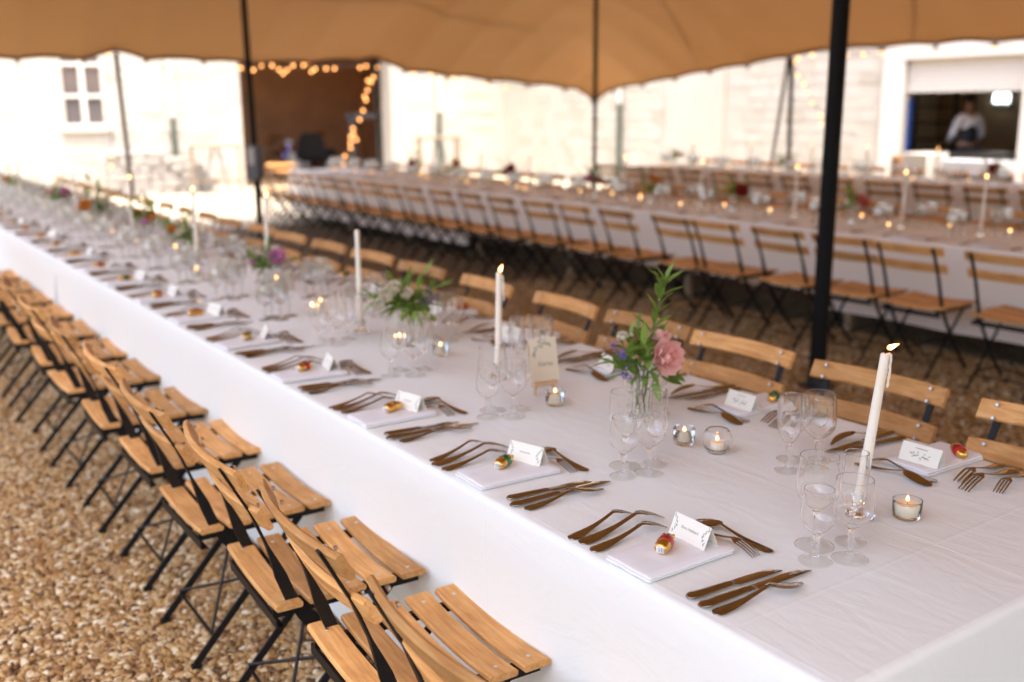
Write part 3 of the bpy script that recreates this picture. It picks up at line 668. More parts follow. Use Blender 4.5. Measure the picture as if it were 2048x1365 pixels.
# ------------------------------------------------------------------ cutlery meshes (local: +X from handle end to tip, backs up)
def ribbon(mb, pts, th):
    """pts: (x, y, z, width) crowned strip"""
    secs = []
    for i, (x, y, z, wd) in enumerate(pts):
        a, b = pts[max(0, i-1)], pts[min(len(pts)-1, i+1)]
        d = Vector((b[0]-a[0], b[1]-a[1], b[2]-a[2])).normalized(); s = Vector((-d.y, d.x, 0)).normalized() if abs(d.x)+abs(d.y) > 1e-6 else Vector((0, 1, 0)); n = d.cross(s)
        c = Vector((x, y, z)); h = wd/2
        secs.append([c+s*h*p+n*th*q for p, q in ((-1, -.1), (-.7, -.5), (.7, -.5), (1, -.1), (.94, .2), (.55, .5), (-.55, .5), (-.94, .2))])
    mb.sweep(secs)
def handle(L, hump, wmax, n=18, zend=.0024, pw=2.0):
    P = []
    for i in range(n):
        u = i/(n-1); x = u*L
        wd = wmax*(.34+.66*exp(-(max(0, u-.08)/.46)**2.2))
        if u < .09: wd = wmax*sqrt(max(.08, 1-((.09-u)/.09)**2))
        P.append((x, 0, zend+hump*(u**pw), wd))
    return P
def fork_mesh(L, wd, hump, ntine):
    mb = MB(); hl = L*.66; P = handle(hl, hump, wd*1.05)
    sh = L*.755; wl = P[-1][3]
    for k in range(1, 8):
        u = k/7; P.append((hl+(sh-hl)*u, 0, .0024+hump*(1+.10*u-.20*u*u), wl+(wd-wl)*(u*u*(3-2*u))))
    ribbon(mb, P, .0026); zs = P[-1][2]
    tw = wd/(ntine*1.45)
    for t in range(ntine):
        yo = (t-(ntine-1)/2)*(wd-tw)/(ntine-1); Q = []
        for k in range(9):
            u = k/8; Q.append((sh-.002+(L-sh)*u, yo*(1-.05*u), zs-(zs-.0016)*(u**1.35), tw*(1-.5*u**3)))
        ribbon(mb, Q, .0019)
    return mb.mesh('fork', STEEL, True, 60)
def spoon_mesh(L, wd, hump):
    mb = MB(); hl = L*.66; ribbon(mb, handle(hl, hump, wd*.62), .0022)
    n, m = 16, 10
    def fn(u, v):
        x = hl-.004+(L-hl+.004)*u; e = sqrt(max(0, 1-(2*u-1)**2)); hw = wd/2*(e**.85)*(1+.12*(.5-u)); a = (v*2-1)
        dome = .0085*(1-a*a)*e; z0 = hump*(1-u)**1.2+.0015
        return (x, hw*a, z0+dome+.001)
    mb.grid(fn, n, m); mb.grid(lambda u, v: (lambda p: (p[0], p[1], p[2]-.0016))(fn(u, 1-v)), n, m)
    return mb.mesh('spoon', STEEL, True, 60)
def knife_mesh(L, fish=False):
    mb = MB(); hl = L*.46; secs = []
    for i in range(14):
        u = i/13; x = hl*u; rz = .0060*(1-.25*u)*(1 if u > .1 else sqrt(max(.25, 1-((.1-u)/.1)**2))); ry = .0128*(1-.36*u)*(1 if u > .1 else sqrt(max(.2, 1-((.1-u)/.1)**2)))
        secs.append([(x, ry*cos(2*pi*k/12), .0064+rz*sin(2*pi*k/12)) for k in range(12)])
    secs.append([(hl+.004, .0085*cos(2*pi*k/12), .0055+.0045*sin(2*pi*k/12)) for k in range(12)])
    secs.append([(hl+.008, .006*cos(2*pi*k/12), .0055+.0030*sin(2*pi*k/12)) for k in range(12)])
    mb.sweep(secs); P = []
    for k in range(15):
        u = k/14; x = hl+.006+(L-hl-.006)*u; top = .0105 if u < .68 else .0105-.019*((u-.68)/.32)**2.2; bot = -.0115 if u > .06 else -.007
        P.append((x, top, bot))
    secs = [[(x, b, .0048), (x, b, .0055), (x, t-.001, .0064), (x, t, .0058), (x, t-.001, .0046)] for x, t, b in P]; mb.sweep(secs)
    return mb.mesh('knife', STEEL, True, 50)
def fishknife_mesh(L):
    mb = MB(); hl = L*.60; hump = .020; P = handle(hl, hump, .027)
    ribbon(mb, P, .0022); secs = []
    for k in range(13):
        u = k/12; x = hl-.003+(L-hl+.003)*u; wd = .007+.019*sin(pi*min(1, (u*1.02)**.62))*(1 if u < .97 else .6)
        z = hump*(1-u**1.1)+.0035; a = -.010*sin(pi*u)
        secs.append([(x, wd*-.55+a, z-.001), (x, wd*.55+a, z-.001), (x, wd*.55+a, z+.0004), (x, a, z+.0018), (x, wd*-.55+a, z+.0004)])
    mb.sweep(secs); return mb.mesh('fish_knife', STEEL, True, 50)
F_DIN, F_OUT, F_FISH, F_DES = fork_mesh(.24, .0325, .024, 4), fork_mesh(.205, .0265, .020, 4), fork_mesh(.213, .0290, .021, 3), fork_mesh(.20, .0285, .018, 4)
SPOON = spoon_mesh(.212, .043, .018); KNIFE_D, KNIFE_S, KNIFE_F = knife_mesh(.285), knife_mesh(.232), fishknife_mesh(.226)
# ------------------------------------------------------------------ napkin / card / chocolate
def napkin_mesh(seed):
    r = random.Random(seed); mb = MB(); L, W = .238, .132; n = 15; zc = .0008
    for k, (hgt, inset) in enumerate(((.0062, 0.0), (.0066, r.uniform(.001, .004)))):
        oy = r.uniform(-.0025, .0025); sk = r.uniform(-.012, .012); secs = []
        for j in range(n):
            v = j/(n-1); y = (-W/2+W*v)*(1-inset*3)+oy; e = min(v, 1-v)
            edge = 1-.55*max(0, 1-e/.06)**2; P = []
            hh = hgt*edge*(1+.18*noise.noise((j*.35, k, seed)))
            xa = inset+.0025*noise.noise((j*.3, k*3, seed+5))+.004*max(0, 1-e/.05)**2; xb = L-inset+sk*(v-.5)*.3-.003*max(0, 1-e/.05)**2+.002*noise.noise((j*.5, k*7, seed+9))
            z0 = zc+.0003
            for q in range(7): a = -pi/2-pi*q/6; P.append((xa+hh*.5+hh*.62*cos(a), y, z0+hh*.5+hh*.5*sin(a)))
            for u in (.12, .28, .45, .62, .8, .93): P.append((xa+(xb-xa)*u, y, z0+hh+.0009*noise.noise((u*6, j*.35, seed+k))))
            for q in range(5): a = pi/2-pi*q/4; P.append((xb-hh*.3+hh*.3*cos(a), y, z0+hh*.5+hh*.5*sin(a)))
            for u in (.8, .5, .2): P.append((xa+(xb-xa)*u, y, z0))
            secs.append(P)
        mb.sweep(secs); zc += hgt+.0002
    return mb.mesh('napkin', NAPK, True, 60)
NAPS = [napkin_mesh(s) for s in (1, 2, 3)]
NTOP = .0142
CW, CH, CB = .108, .049, .040
def card_mesh():
    mb = MB(); a = sqrt(CH*CH-(CB/2)**2); t = .0005
    V = [(-CB/2, -CW/2, 0), (0, -CW/2, a), (CB/2, -CW/2, 0), (-CB/2, CW/2, 0), (0, CW/2, a), (CB/2, CW/2, 0)]
    V += [(-CB/2+t, -CW/2, 0), (0, -CW/2, a-t*2), (CB/2-t, -CW/2, 0), (-CB/2+t, CW/2, 0), (0, CW/2, a-t*2), (CB/2-t, CW/2, 0)]
    mb.add(V, [(0, 1, 4, 3), (1, 2, 5, 4), (6, 9, 10, 7), (7, 10, 11, 8), (0, 6, 7, 1), (1, 7, 8, 2), (3, 4, 10, 9), (4, 5, 11, 10), (0, 3, 9, 6), (2, 8, 11, 5)])
    return mb.mesh('place_card', CARD, False), a
CARDME, CA = card_mesh()
SLOPE = math.atan2(CA, CB/2)
# frame of the card's guest-facing side: local X = along width, Y = up the slope
def card_frame(s=-1, eps=.0004):
    up = Vector((CB/2, 0, CA)).normalized(); xr = Vector((0, -1, 0)); n = xr.cross(up)
    m = Matrix((xr, up, n)).transposed().to_4x4(); m.translation = Vector((-CB/4, 0, CA/2))+n*eps
    return m
CFR = card_frame()
def flat_leaf(mb, c, ang, L, wd):
    d = Vector((cos(ang), sin(ang), 0)); s = Vector((-d.y, d.x, 0)); c = Vector((*c, 0))
    mb.add([c, c+d*L*.35+s*wd, c+d*L*.7+s*wd*.7, c+d*L, c+d*L*.7-s*wd*.7, c+d*L*.35-s*wd], [(0, 5, 4, 3, 2, 1)])
def sprig_motif(side):
    mb = MB(); r = random.Random(4+side)
    for k in range(11):
        t = k/10; x = side*(.047-.010*sin(t*pi)+.003*t); y = -.019+.036*t
        flat_leaf(mb, (x, y), pi/2-side*(.2+.9*(k % 2))+r.uniform(-.3, .3)+(.7 if side > 0 else -.7)*.3, r.uniform(.006, .009), .0013)
    return mb.mesh('leaf_motif', LEAFINK, False)
def row_motif():
    mb = MB(); r = random.Random(12)
    for k in range(16):
        x = -.022+.044*k/15; flat_leaf(mb, (x, -.004+.004*sin(k*1.3)), (.6 if k % 2 else -.7)+r.uniform(-.4, .4)+(pi if k < 8 else 0), r.uniform(.006, .010), .0016)
    return mb.mesh('leaf_motif', LEAFINK, False)
MOT = [sprig_motif(-1), sprig_motif(1)]; ROWM = row_motif()
def text_mesh(name, s, size, mt):
    c = bpy.data.curves.new(name, 'FONT'); c.body = s; c.size = size; c.align_x = 'CENTER'; c.align_y = 'CENTER'; c.resolution_u = 2
    o = bpy.data.objects.new(name, c); COL.objects.link(o); dg = bpy.context.evaluated_depsgraph_get(); me = bpy.data.meshes.new_from_object(o.evaluated_get(dg)); me.materials.clear(); me.materials.append(mt)
    bpy.data.objects.remove(o); bpy.data.curves.remove(c); return me
NAME0 = text_mesh('lettering', 'Elora Hubbard', .0085, INK)
def scribble(seed):
    r = random.Random(seed); mb = MB(); x = -.016
    while x < .016: w_ = r.uniform(.001, .0022); mb.add([(x, -.0008, 0), (x+w_, -.0008, 0), (x+w_, r.uniform(.0008, .002), 0), (x, r.uniform(.0006, .002), 0)], [(0, 1, 2, 3)]); x += w_+.0007
    return mb.mesh('lettering', INK, False)
SCR = [scribble(s) for s in range(3)]
def choc_meshes():
    body = MB()
    def blob(c, rx, ry, rz, n=14, m=10, pw=.8):
        V = []
        P = [(rx*-cos(pi*i/m)*1.0, abs(sin(pi*i/m))**pw) for i in range(m+1)]
        secs = [[(c[0]+x, c[1]+ry*s*cos(2*pi*k/n), c[2]+rz*s*sin(2*pi*k/n)) for k in range(n)] for x, s in P[1:-1]]
        body.sweep(secs)
    blob((-.014, 0, .0145), .023, .0165, .0145, pw=.45); blob((.019, 0, .0125), .018, .0135, .0125, pw=.55)
    for s in (-1, 1): blob((.026, s*.010, .020), .005, .004, .004, 8, 6)
    b = body.mesh('foil_body', GOLD, True, 60)
    band = MB(); secs = []
    for x, f in ((-.008, 1.03), (-.002, 1.05), (.005, 1.02), (.011, .98)):
        secs.append([(x+.003*sin(2*pi*k/16*2), .0165*f*cos(2*pi*k/16), .0145+.0145*f*sin(2*pi*k/16)) for k in range(16)])
    band.sweep(secs, True); bands = [band.mesh('foil_band', m, True, 60) for m in (REDF, GREENF, GOLD)]
    st = MB().box((-.0375, 0, .0145), (.0012, .016, .014), None, .0004).mesh('sticker', STICK, False)
    bc = MB(); x = -.0075
    for w_ in (.0010, .0006, .0014, .0006, .0010, .0008): bc.box((-.0383, x, .0140), (.0004, w_, .010)); x += w_+.0014
    return b, bands, st, bc.mesh('barcode', INK, False)
CH_B, CH_BAND, CH_ST, CH_BC = choc_meshes()
# ------------------------------------------------------------------ glasses
def goblet_prof(h, rf, rs, zb, rb, rim, zmax, th=.0013, thin=False):
    """foot radius, stem radius, bowl start z, widest radius, rim radius, z of widest"""
    out = [(0, .0006), (rf*.8, .0004), (rf*.96, 0), (rf*.985, .0002), (rf, .0010), (rf*.985, .0016), (rf*.96, .0018), (rf*.8, .0021), (rf*.55, .0027), (rf*.30, .0042), (rf*.20, .0070), (rs*1.15, .015), (rs, .026), (rs*.96, zb-.016), (rs*1.25, zb-.006)]
    bowl = []
    for k in range(1, 15):
        u = k/14; z = zb-.003+(zmax-zb+.003)*u; bowl.append((rb*(sin(u*pi/2))**.80*(1-.02*0)+rs*.6*(1-u), z))
    for k in range(1, 9):
        u = k/8; bowl.append((rb+(rim-rb)*(u*u*(1.6-.6*u)), zmax+(h-zmax)*u))
    bowl.insert(-1, (bowl[-1][0]+(bowl[-2][0]-bowl[-1][0])*.08, h-.0006))
    out += bowl
    if thin: return out
    off_ = []
    for k, (r, z) in enumerate(bowl):
        a, b = bowl[max(0, k-1)], bowl[min(len(bowl)-1, k+1)]; tx, tzz = b[0]-a[0], b[1]-a[1]; L_ = sqrt(tx*tx+tzz*tzz)
        off_.append((r-th*tzz/L_, z+th*tx/L_))
    off_[-1] = (bowl[-1][0]-th, h-.0002)
    inn = [(rim-th*.3, h+.0004), (rim-th*.7, h+.0004)]+[(r, z) for r, z in reversed(off_) if r > .0035]
    return out+inn+[(0, inn[-1][1]-.0008)]
GL = {'water_goblet': (.198, .041, .0064, .082, .0440, .0395, .130), 'red_wine_glass': (.172, .037, .0060, .070, .0405, .0365, .112), 'white_wine_glass': (.155, .0345, .0056, .062, .0350, .0300, .098), 'champagne_flute': (.199, .033, .0054, .072, .0285, .0255, .120)}
GDESC = {'water_goblet': 'large water goblet', 'red_wine_glass': 'medium wine glass', 'white_wine_glass': 'small wine glass', 'champagne_flute': 'tall narrow flute'}
def hi_glass(k, v):
    me = MB().lathe(goblet_prof(*v), 40).mesh(k, [GLASS, FOOTG], True, 80)
    for p in me.polygons:
        c_ = [me.vertices[i].co for i in p.vertices]
        if max(q.z for q in c_) < .0046 and max(sqrt(q.x**2+q.y**2) for q in c_) < v[1]*.965: p.material_index = 1
    return me
GM = {k: (hi_glass(k, v), MB().lathe(goblet_prof(*v, thin=True), 20).mesh(k, THIN, True, 80)) for k, v in GL.items()}
GPOS = {'white_wine_glass': (.353, .185), 'red_wine_glass': (.418, .219), 'water_goblet': (.412, .135), 'champagne_flute': (.487, .168)}
ZC = ZT+.0026
n_glass = 0
def setting(side, i, yc, who):
    """one place setting; side -1 near, +1 far"""
    global n_glass
    r = random.Random(i*7+side)
    def W(u, v): return (LX0+u, yc-v) if side < 0 else (LX1-u, yc+v)
    base = 0 if side < 0 else pi
    if not (inview((*W(.1, 0), ZT), 120) or inview((*W(.4, 0), ZT), 120)): return
    sd = 'near side' if side < 0 else 'far side'
    grp = f'place settings along the {sd} of the front table'
    j = (lambda s: r.uniform(-s, s)) if i or side > 0 else (lambda s: 0)
    def lay(me, name, p0, p1, desc, cat, z=ZC, flip=0):
        u0, v0 = p0[0]+j(.010), p0[1]+j(.005); u1, v1 = p1[0]+j(.008), p1[1]+j(.010)
        a = W(u0, v0); b = W(u1, v1)
        o = link(name, me, None, (a[0], a[1], z), (0, 0, math.atan2(b[1]-a[1], b[0]-a[0])))
        tag(o, f'{desc} at {who} setting, {sd} of front table', cat, f'{cat}s along the {sd} of the front table')
    lay(F_OUT, 'fork', (.014, -.188), (.214, -.216), 'outermost small fork', 'fork')
    lay(F_DIN, 'fork', (.019, -.158), (.258, -.168), 'middle large fork', 'fork')
    lay(F_FISH, 'fork', (.014, -.114), (.227, -.122), 'inner three-tined fork', 'fork')
    lay(KNIFE_S, 'knife', (.026, .155), (.248, .171), 'shorter inner knife', 'knife')
    lay(KNIFE_D, 'knife', (.020, .193), (.306, .205), 'long dinner knife', 'knife')
    lay(KNIFE_F, 'fish_knife', (.025, .223), (.247, .236), 'spade bladed fish knife', 'fish knife')
    lay(SPOON, 'spoon', (.312, .110), (.298, -.105), 'dessert spoon laid crosswise', 'spoon')
    lay(F_DES, 'fork', (.262, -.095), (.272, .115), 'dessert fork laid crosswise', 'fork')
    c = W(.010+j(.006), j(.01)); na = base+j(.09)
    nk = link('napkin', NAPS[i % 3], None, (c[0], c[1], ZC), (0, 0, na)); tag(nk, f'folded white napkin at {who} setting, {sd} of front table', 'napkin', f'napkins along the {sd} of the front table')
    # card
    c = W(.205+j(.012), -.012+j(.006)); cz = ZC+NTOP
    rz = base+(-.03 if side < 0 and i == 0 else j(.34))
    pc_ = thing('place_card', f'ivory tent name card at {who} setting, {sd} of front table', 'name card', (c[0], c[1], cz), rz, f'name cards along the {sd} of the front table')
    link('card_sheet', CARDME, pc_)
    def onface(me, back=False, dy=0):
        o = bpy.data.objects.new(me.name.split('.')[0], me); COL.objects.link(o); o.parent = pc_
        m = CFR if not back else Matrix.Rotation(pi, 4, 'Z') @ CFR
        o.matrix_local = m @ Matrix.Translation((0, dy, 0)); return o
    if i < 10:
        onface(NAME0 if (side < 0 and i == 0) else SCR[i % 3], False, .001)
        for me in MOT: onface(me)
        if side > 0: onface(ROWM, True); onface(SCR[i % 3], True, .013)
    # chocolate
    c = W((.124 if side < 0 else .075)+j(.012), (-.010 if side < 0 else -.03)+j(.012)); ci = [0, 1, 2, 0, 1, 2, 0, 1, 0, 2, 1, 2][i % 12] if side < 0 else [0, 1, 0, 1, 0, 2, 1, 0][i % 8]
    ch = thing('wrapped_chocolate', f'gold foil chocolate with {["red","green","gold"][ci]} band at {who} setting, {sd} of front table', 'chocolate', (c[0], c[1], ZC+NTOP+.0005), (.55 if i == 0 and side < 0 else .35+j(.5))+base, f'foil chocolates along the {sd} of the front table')
    link('foil_body', CH_B, ch); link('foil_band', CH_BAND[ci], ch); 
    if i < 6: s_ = link('sticker', CH_ST, ch); link('barcode', CH_BC, s_)
    # glasses
    for k, (u, v) in GPOS.items():
        p = W(u+j(.008), v+j(.010)); hi = yc < 4.3
        g = link(k, GM[k][0 if hi else 1], None, (p[0], p[1], ZC)); tag(g, f'{GDESC[k]} at {who} setting, {sd} of front table', 'glass', f'{GDESC[k]} group on the front table'); n_glass += 1
for i in range(24):
    who = (ORD[i]+' ') if i else 'nearest '
    setting(-1, i, 1.39+.6*i, ORD[i]); 
for i in range(23):
    setting(1, i, 1.412+.603*i, ORD[i])

# ------------------------------------------------------------------ candles, tealights
FL_ME = MB().lathe([(0, 0), (.0030, .004), (.0042, .010), (.0030, .020), (.0012, .030), (0, .036)], 10).mesh('flame', FLAME)
FL_S = MB().lathe([(0, 0), (.0026, .002), (.0034, .006), (.0018, .012), (0, .016)], 8).mesh('flame', FLAME)
def holder_prof():
    return [(0, 0), (.034, 0), (.036, .004), (.033, .010), (.020, .018), (.014, .024), (.017, .032), (.021, .040), (.020, .052), (.0165, .0555), (.0135, .054), (.0130, .034), (0, .033)]
HOLD = MB().lathe(holder_prof(), 14).mesh('glass_candlestick', THICK, True, 20)
def taper_mesh(L, r0=.0125, r1=.0095, n=20):
    return MB().lathe([(0, 0), (r0, .0)]+[(r0+(r1-r0)*k/10+.0002*sin(k*2.1), L*k/10) for k in range(1, 10)]+[(r1, L*.995), (r1*.8, L), (r1*.4, L-.003), (0, L-.004)], n).mesh('taper', WAX, True, 60)
TAP = {}
def drip(L, r, n, seed):
    rr = random.Random(seed); mb = MB(); pts = []; rad = []
    for k in range(14): u = k/13; pts.append((r+.003+.004*sin(u*2.2)+rr.uniform(-.0012, .0012), rr.uniform(-.0012, .0012), L-.006-n*u)); rad.append(.0022+rr.uniform(0, .0016) if k < 13 else .0012)
    mb.tube(pts, rad, 7); mb.tube([(r-.002, 0, L-.004), (r+.004, 0, L-.012), (r+.004, 0, L-.03)], [.003, .003, .002], 7)
    mb.tube([(r+.001, .002, L-.03), (r+.002, .003, L-.05), (r+.001, .002, L-.062)], [.0012, .002, .001], 6); return mb.build('wax_drip', WAX)
def candle(x, y, z, L, label, hlabel, lit=True, tilt=(0, 0, 0), drp=0, flame_tilt=None, grp='tapers', seed=1):
    if hlabel: tag(link('glass_candlestick', HOLD, None, (x, y, z)), hlabel, 'candlestick', 'glass candlesticks')
    t = thing('taper_candle', label, 'candle', (x, y, z+.036), 0, grp); t.rotation_euler = tilt
    Lr = round(L, 2)
    if Lr not in TAP: TAP[Lr] = taper_mesh(Lr)
    link('wax_body', TAP[Lr], t)
    MB().tube([(0, 0, L-.006), (.0005, 0, L+.004), (.002, .001, L+.010)], .0011, 6).build('wick', WICK, t)
    if lit: link('flame', FL_ME, t, (.001, 0, L+.005), flame_tilt or (rnd.uniform(-.3, .3), rnd.uniform(-.2, .3), 0), (1.5, 1.5, .85))
    if drp:
        d = drip(L, .0098, drp, seed); d.parent = t; d.rotation_euler = (0, 0, math.atan2(RT.y, RT.x)+rnd.uniform(-.1, .1))
    return t
MID = 'front table'
tl = Matrix.Rotation(R(6.0), 3, FW.cross(Vector((0, 0, 1))).cross(Vector((0, 0, 1))).normalized()*-1)
def tilt_right(deg):
    ax = Vector((FW.x, FW.y, 0)).normalized(); return Matrix.Rotation(R(deg), 3, ax).to_euler()
hr = Vector((RT.x, RT.y, 0)).normalized()
def flame_right(deg): return Matrix.Rotation(R(deg), 3, Vector((FW.x, FW.y, 0)).normalized()).to_euler()
CND = [(1.835, 1.300, .345, True, 5.5, .075, 'tall lit ivory candle leaning right, long wax drip, nearest the camera'),
       (1.845, 2.760, .325, True, 1.0, .085, 'lit ivory candle with wax drip, left of the card on an easel'),
       (1.795, 3.700, .385, False, 0, 0, 'tall ivory candle without a visible flame, in front of the white flowers'),
       (1.85, 5.98, .40, True, 0, 0, 'lit ivory candle beside the yellow and green flowers on front table'),
       (2.02, 5.30, .40, True, 2, 0, 'lit ivory candle behind the mauve rose on front table'),
       (1.85, 7.42, .40, True, 1, 0, 'lit ivory candle left of the yellow flowers on front table'),
       (1.85, 9.2, .38, True, 0, 0, 'lit ivory candle far along the front table'),
       (1.85, 11.88, .38, True, 0, 0, 'lit ivory candle at the far end of the front table')]
for k, (x, y, L, lit, tdeg, drp, lab) in enumerate(CND):
    candle(x, y, ZC, L, lab, f'clear glass candlestick under the {ORD[k]} candle on front table', lit, tilt_right(tdeg), drp, flame_right(62 if k == 0 else 22 if k == 1 else 4), 'ivory tapers on the front table', k)
for k, y in enumerate((3.93, 4.56, 5.57, 6.66, 7.71, 9.34, 10.36, 11.96)):
    candle(6.7, y, ZC, .36, f'lit ivory candle, {ORD[k]} from the right on the middle table', None, True, tilt_right(rnd.uniform(0, 2.5)), 0, None, 'ivory tapers on the middle table')
    tag(link('glass_candlestick', HOLD, None, (6.7, y, ZC)), f'glass candlestick, {ORD[k]} from the right on the middle table', 'candlestick', 'glass candlesticks')
for k, y in enumerate((7.10, 8.08, 8.96, 10.02, 11.16, 6.0)):
    candle(11.05, y, ZC, .34, f'lit ivory candle on back table, {["before the roller shutter","right of the nearest pole","left of the nearest pole","below the bulb string","left end, near the central pole","rightmost"][k]}', None, True, None or (0, 0, 0), 0, None, 'ivory tapers on the back table')
    tag(link('glass_candlestick', HOLD, None, (11.05, y, ZC)), f'glass candlestick, {ORD[(1,2,3,4,5,0)[k]]} from the right on the back table', 'candlestick', 'glass candlesticks')
# tealight glasses
def rib(j, k): return 1+(.022 if j % 2 else -.010)*(1 if 2 <= k <= 5 else 0)
RIBG = MB().lathe([(0, 0), (.026, 0), (.0285, .003), (.0290, .008), (.0302, .020), (.0312, .034), (.0322, .040), (.0320, .0425), (.0300, .0425), (.0290, .038), (.0278, .012), (.0262, .0085), (0, .008)], 64, rib=rib).mesh('tealight_glass', THICK, True, 60)
PLNG = MB().lathe([(0, 0), (.026, 0), (.0285, .004), (.0300, .020), (.0305, .044), (.0300, .0455), (.0285, .044), (.0275, .012), (.025, .0085), (0, .008)], 32).mesh('tealight_glass', THICK, True, 60)
bowl = [(0, 0), (.022, 0), (.025, .0015)]+[(.040*sin(a), .036-.040*cos(a)) for a in [R(40+k*9.5) for k in range(11)]]
RNDG = MB().lathe(bowl+[(r-.0014 if z > .01 else max(0.0, r-.003), z+(.0 if z > .012 else .004)) for r, z in reversed(bowl) if r > .004]+[(0, .0045)], 40).mesh('round_tealight_bowl', GLASS, True, 80)
PLNT = MB().lathe([(0, 0), (.027, 0), (.030, .02), (.0305, .045)], 14).mesh('tealight_glass', THIN, True, 60)
TLW = MB().lathe([(0, 0), (.0185, 0), (.0190, .003), (.0190, .0225), (.0178, .0238), (.016, .0225), (0, .0215)], 24).mesh('wax_cup', WAXT, True, 50)
TLB = MB().lathe([(0, 0), (.0262, 0), (.0268, .003), (.0274, .0245), (.0255, .0262), (.023, .0255), (0, .025)], 28).mesh('wax_cup', WAXT, True, 50)
def tealight(x, y, me, name, lab, big, grp='tealights on the front table', z=ZC, base=.009):
    g = link(name, me, None, (x, y, z)); tag(g, lab, 'tealight glass', grp)
    t = thing('tealight', 'lit tealight inside the '+lab, 'tealight', (x, y, z+base), 0, 'lit '+grp); link('wax_cup', TLB if big else TLW, t)
    zz = .025 if big else .0215
    MB().tube([(0, 0, zz-.001), (.0004, 0, zz+.006)], .0008, 5).build('wick', WICK, t); link('flame', FL_S, t, (0, 0, zz+.004), None, (1.1, 1.1, 1) if me is not PLNT else (1.9, 1.9, 1.3))
    if not big: t.scale = (1, 1, 1)
tealight(1.913, 1.232, RIBG, 'tealight_glass', 'ribbed tealight glass right of the nearest candle', True)
tealight(1.872, 1.892, PLNG, 'tealight_glass', 'low tealight glass left of the round bowl', False)
tealight(1.893, 1.790, RNDG, 'round_tealight_bowl', 'round clear tealight bowl near the vase', False, base=.0065)
tealight(1.815, 2.400, PLNG, 'tealight_glass', 'low tealight glass right of the easel card', True)
tealight(1.86, 3.17, PLNG, 'tealight_glass', 'low tealight glass behind the second candle', False)
for k, (x, y) in enumerate(((1.80, 3.38), (1.86, 4.27), (1.79, 4.18), (1.95, 5.0), (1.72, 5.6), (1.9, 6.6), (1.80, 7.79), (1.9, 9.0), (1.85, 10.6))):
    tealight(x, y, PLNT, 'tealight_glass', f'blurred tealight glass mid-table, {ORD[k+5]} from camera on front table', True)
rt = random.Random(5)
for k in range(26):
    x = 6.7+rt.uniform(-.2, .2); y = 3.2+k*.45+rt.uniform(-.15, .15)
    tealight(x, y, PLNT, 'tealight_glass', f'glowing tealight glass, {ORD[k]} from the right on the middle table' if k else 'glowing tealight glass, rightmost on the middle table', False, 'tealights on the middle table')
for k in range(14):
    x = 11.1+rt.uniform(-.25, .2); y = 4.5+k*.54+rt.uniform(-.15, .15)
    tealight(x, y, PLNT, 'tealight_glass', f'glowing tealight glass, {ORD[k]} from the right on the back table' if k else 'glowing tealight glass, rightmost on the back table', False, 'tealights on the back table')
# ------------------------------------------------------------------ middle and back table ware (blurred)
def far_setting(side, x0, x1, yc, tname, k, ind):
    global n_glass
    r = random.Random(k*3+side+int(x0*10))
    def W(u, v): return (x0+u, yc-v) if side < 0 else (x1-u, yc+v)
    for nm, (u, v) in GPOS.items():
        p = W(u+r.uniform(-.02, .02), v+r.uniform(-.03, .03)); ang = r.uniform(0, 6)
        if ind and n_glass < 296:
            g = link(nm, GM[nm][1], None, (p[0], p[1], ZC)); tag(g, f'{GDESC[nm]} at {NTH[k]} place from the right, {"near" if side < 0 else "far"} side of {tname} table', 'glass', f'{GDESC[nm]} group on the {tname} table'); n_glass += 1
        else: REST.append((nm, p))
    c = W(.01, r.uniform(-.01, .01)); nk = link('napkin', NAPS[k % 3], None, (c[0], c[1], ZC), (0, 0, 0 if side < 0 else pi)); tag(nk, f'folded napkin at {NTH[k]} place from the right, {"near" if side < 0 else "far"} side of {tname} table', 'napkin', f'napkins on the {tname} table')
    for me, nm, p0, p1 in ((F_DIN, 'f', (.019, -.158), (.258, -.168)), (KNIFE_D, 'k', (.02, .193), (.306, .205))):
        a, b = W(*p0), W(*p1); CUT.append((me, a, math.atan2(b[1]-a[1], b[0]-a[0])))
REST = []; CUT = []; NTH = ['first']+ORD[1:]
for k in range(20): far_setting(-1, 6.15, 7.27, 3.0+.6*k, 'middle', k, True)
for k in range(20): far_setting(1, 6.15, 7.27, 3.1+.6*k, 'middle', k, True)
for k in range(14): far_setting(-1, 10.55, 11.65, 4.0+.6*k, 'back', k, False)
for k in range(14): far_setting(1, 10.55, 11.65, 4.0+.6*k, 'back', k, False)
mb = MB()
for nm, p in REST: mb.lathe(goblet_prof(*GL[nm], thin=True), 10, (p[0], p[1], ZC))
if REST: stuff(mb.build('blurred_glassware', THIN))
import numpy as np
def join_copies(name, items, mt):
    V = []; F = []
    for me, a, ang in items:
        o = len(V); c, s = cos(ang), sin(ang); V += [(a[0]+v.co.x*c-v.co.y*s, a[1]+v.co.x*s+v.co.y*c, ZC+v.co.z) for v in me.vertices]; F += [tuple(i+o for i in p.vertices) for p in me.polygons]
    mb = MB(); mb.add(V, F); return stuff(mb.build(name, mt))
join_copies('blurred_cutlery', CUT, STEEL)
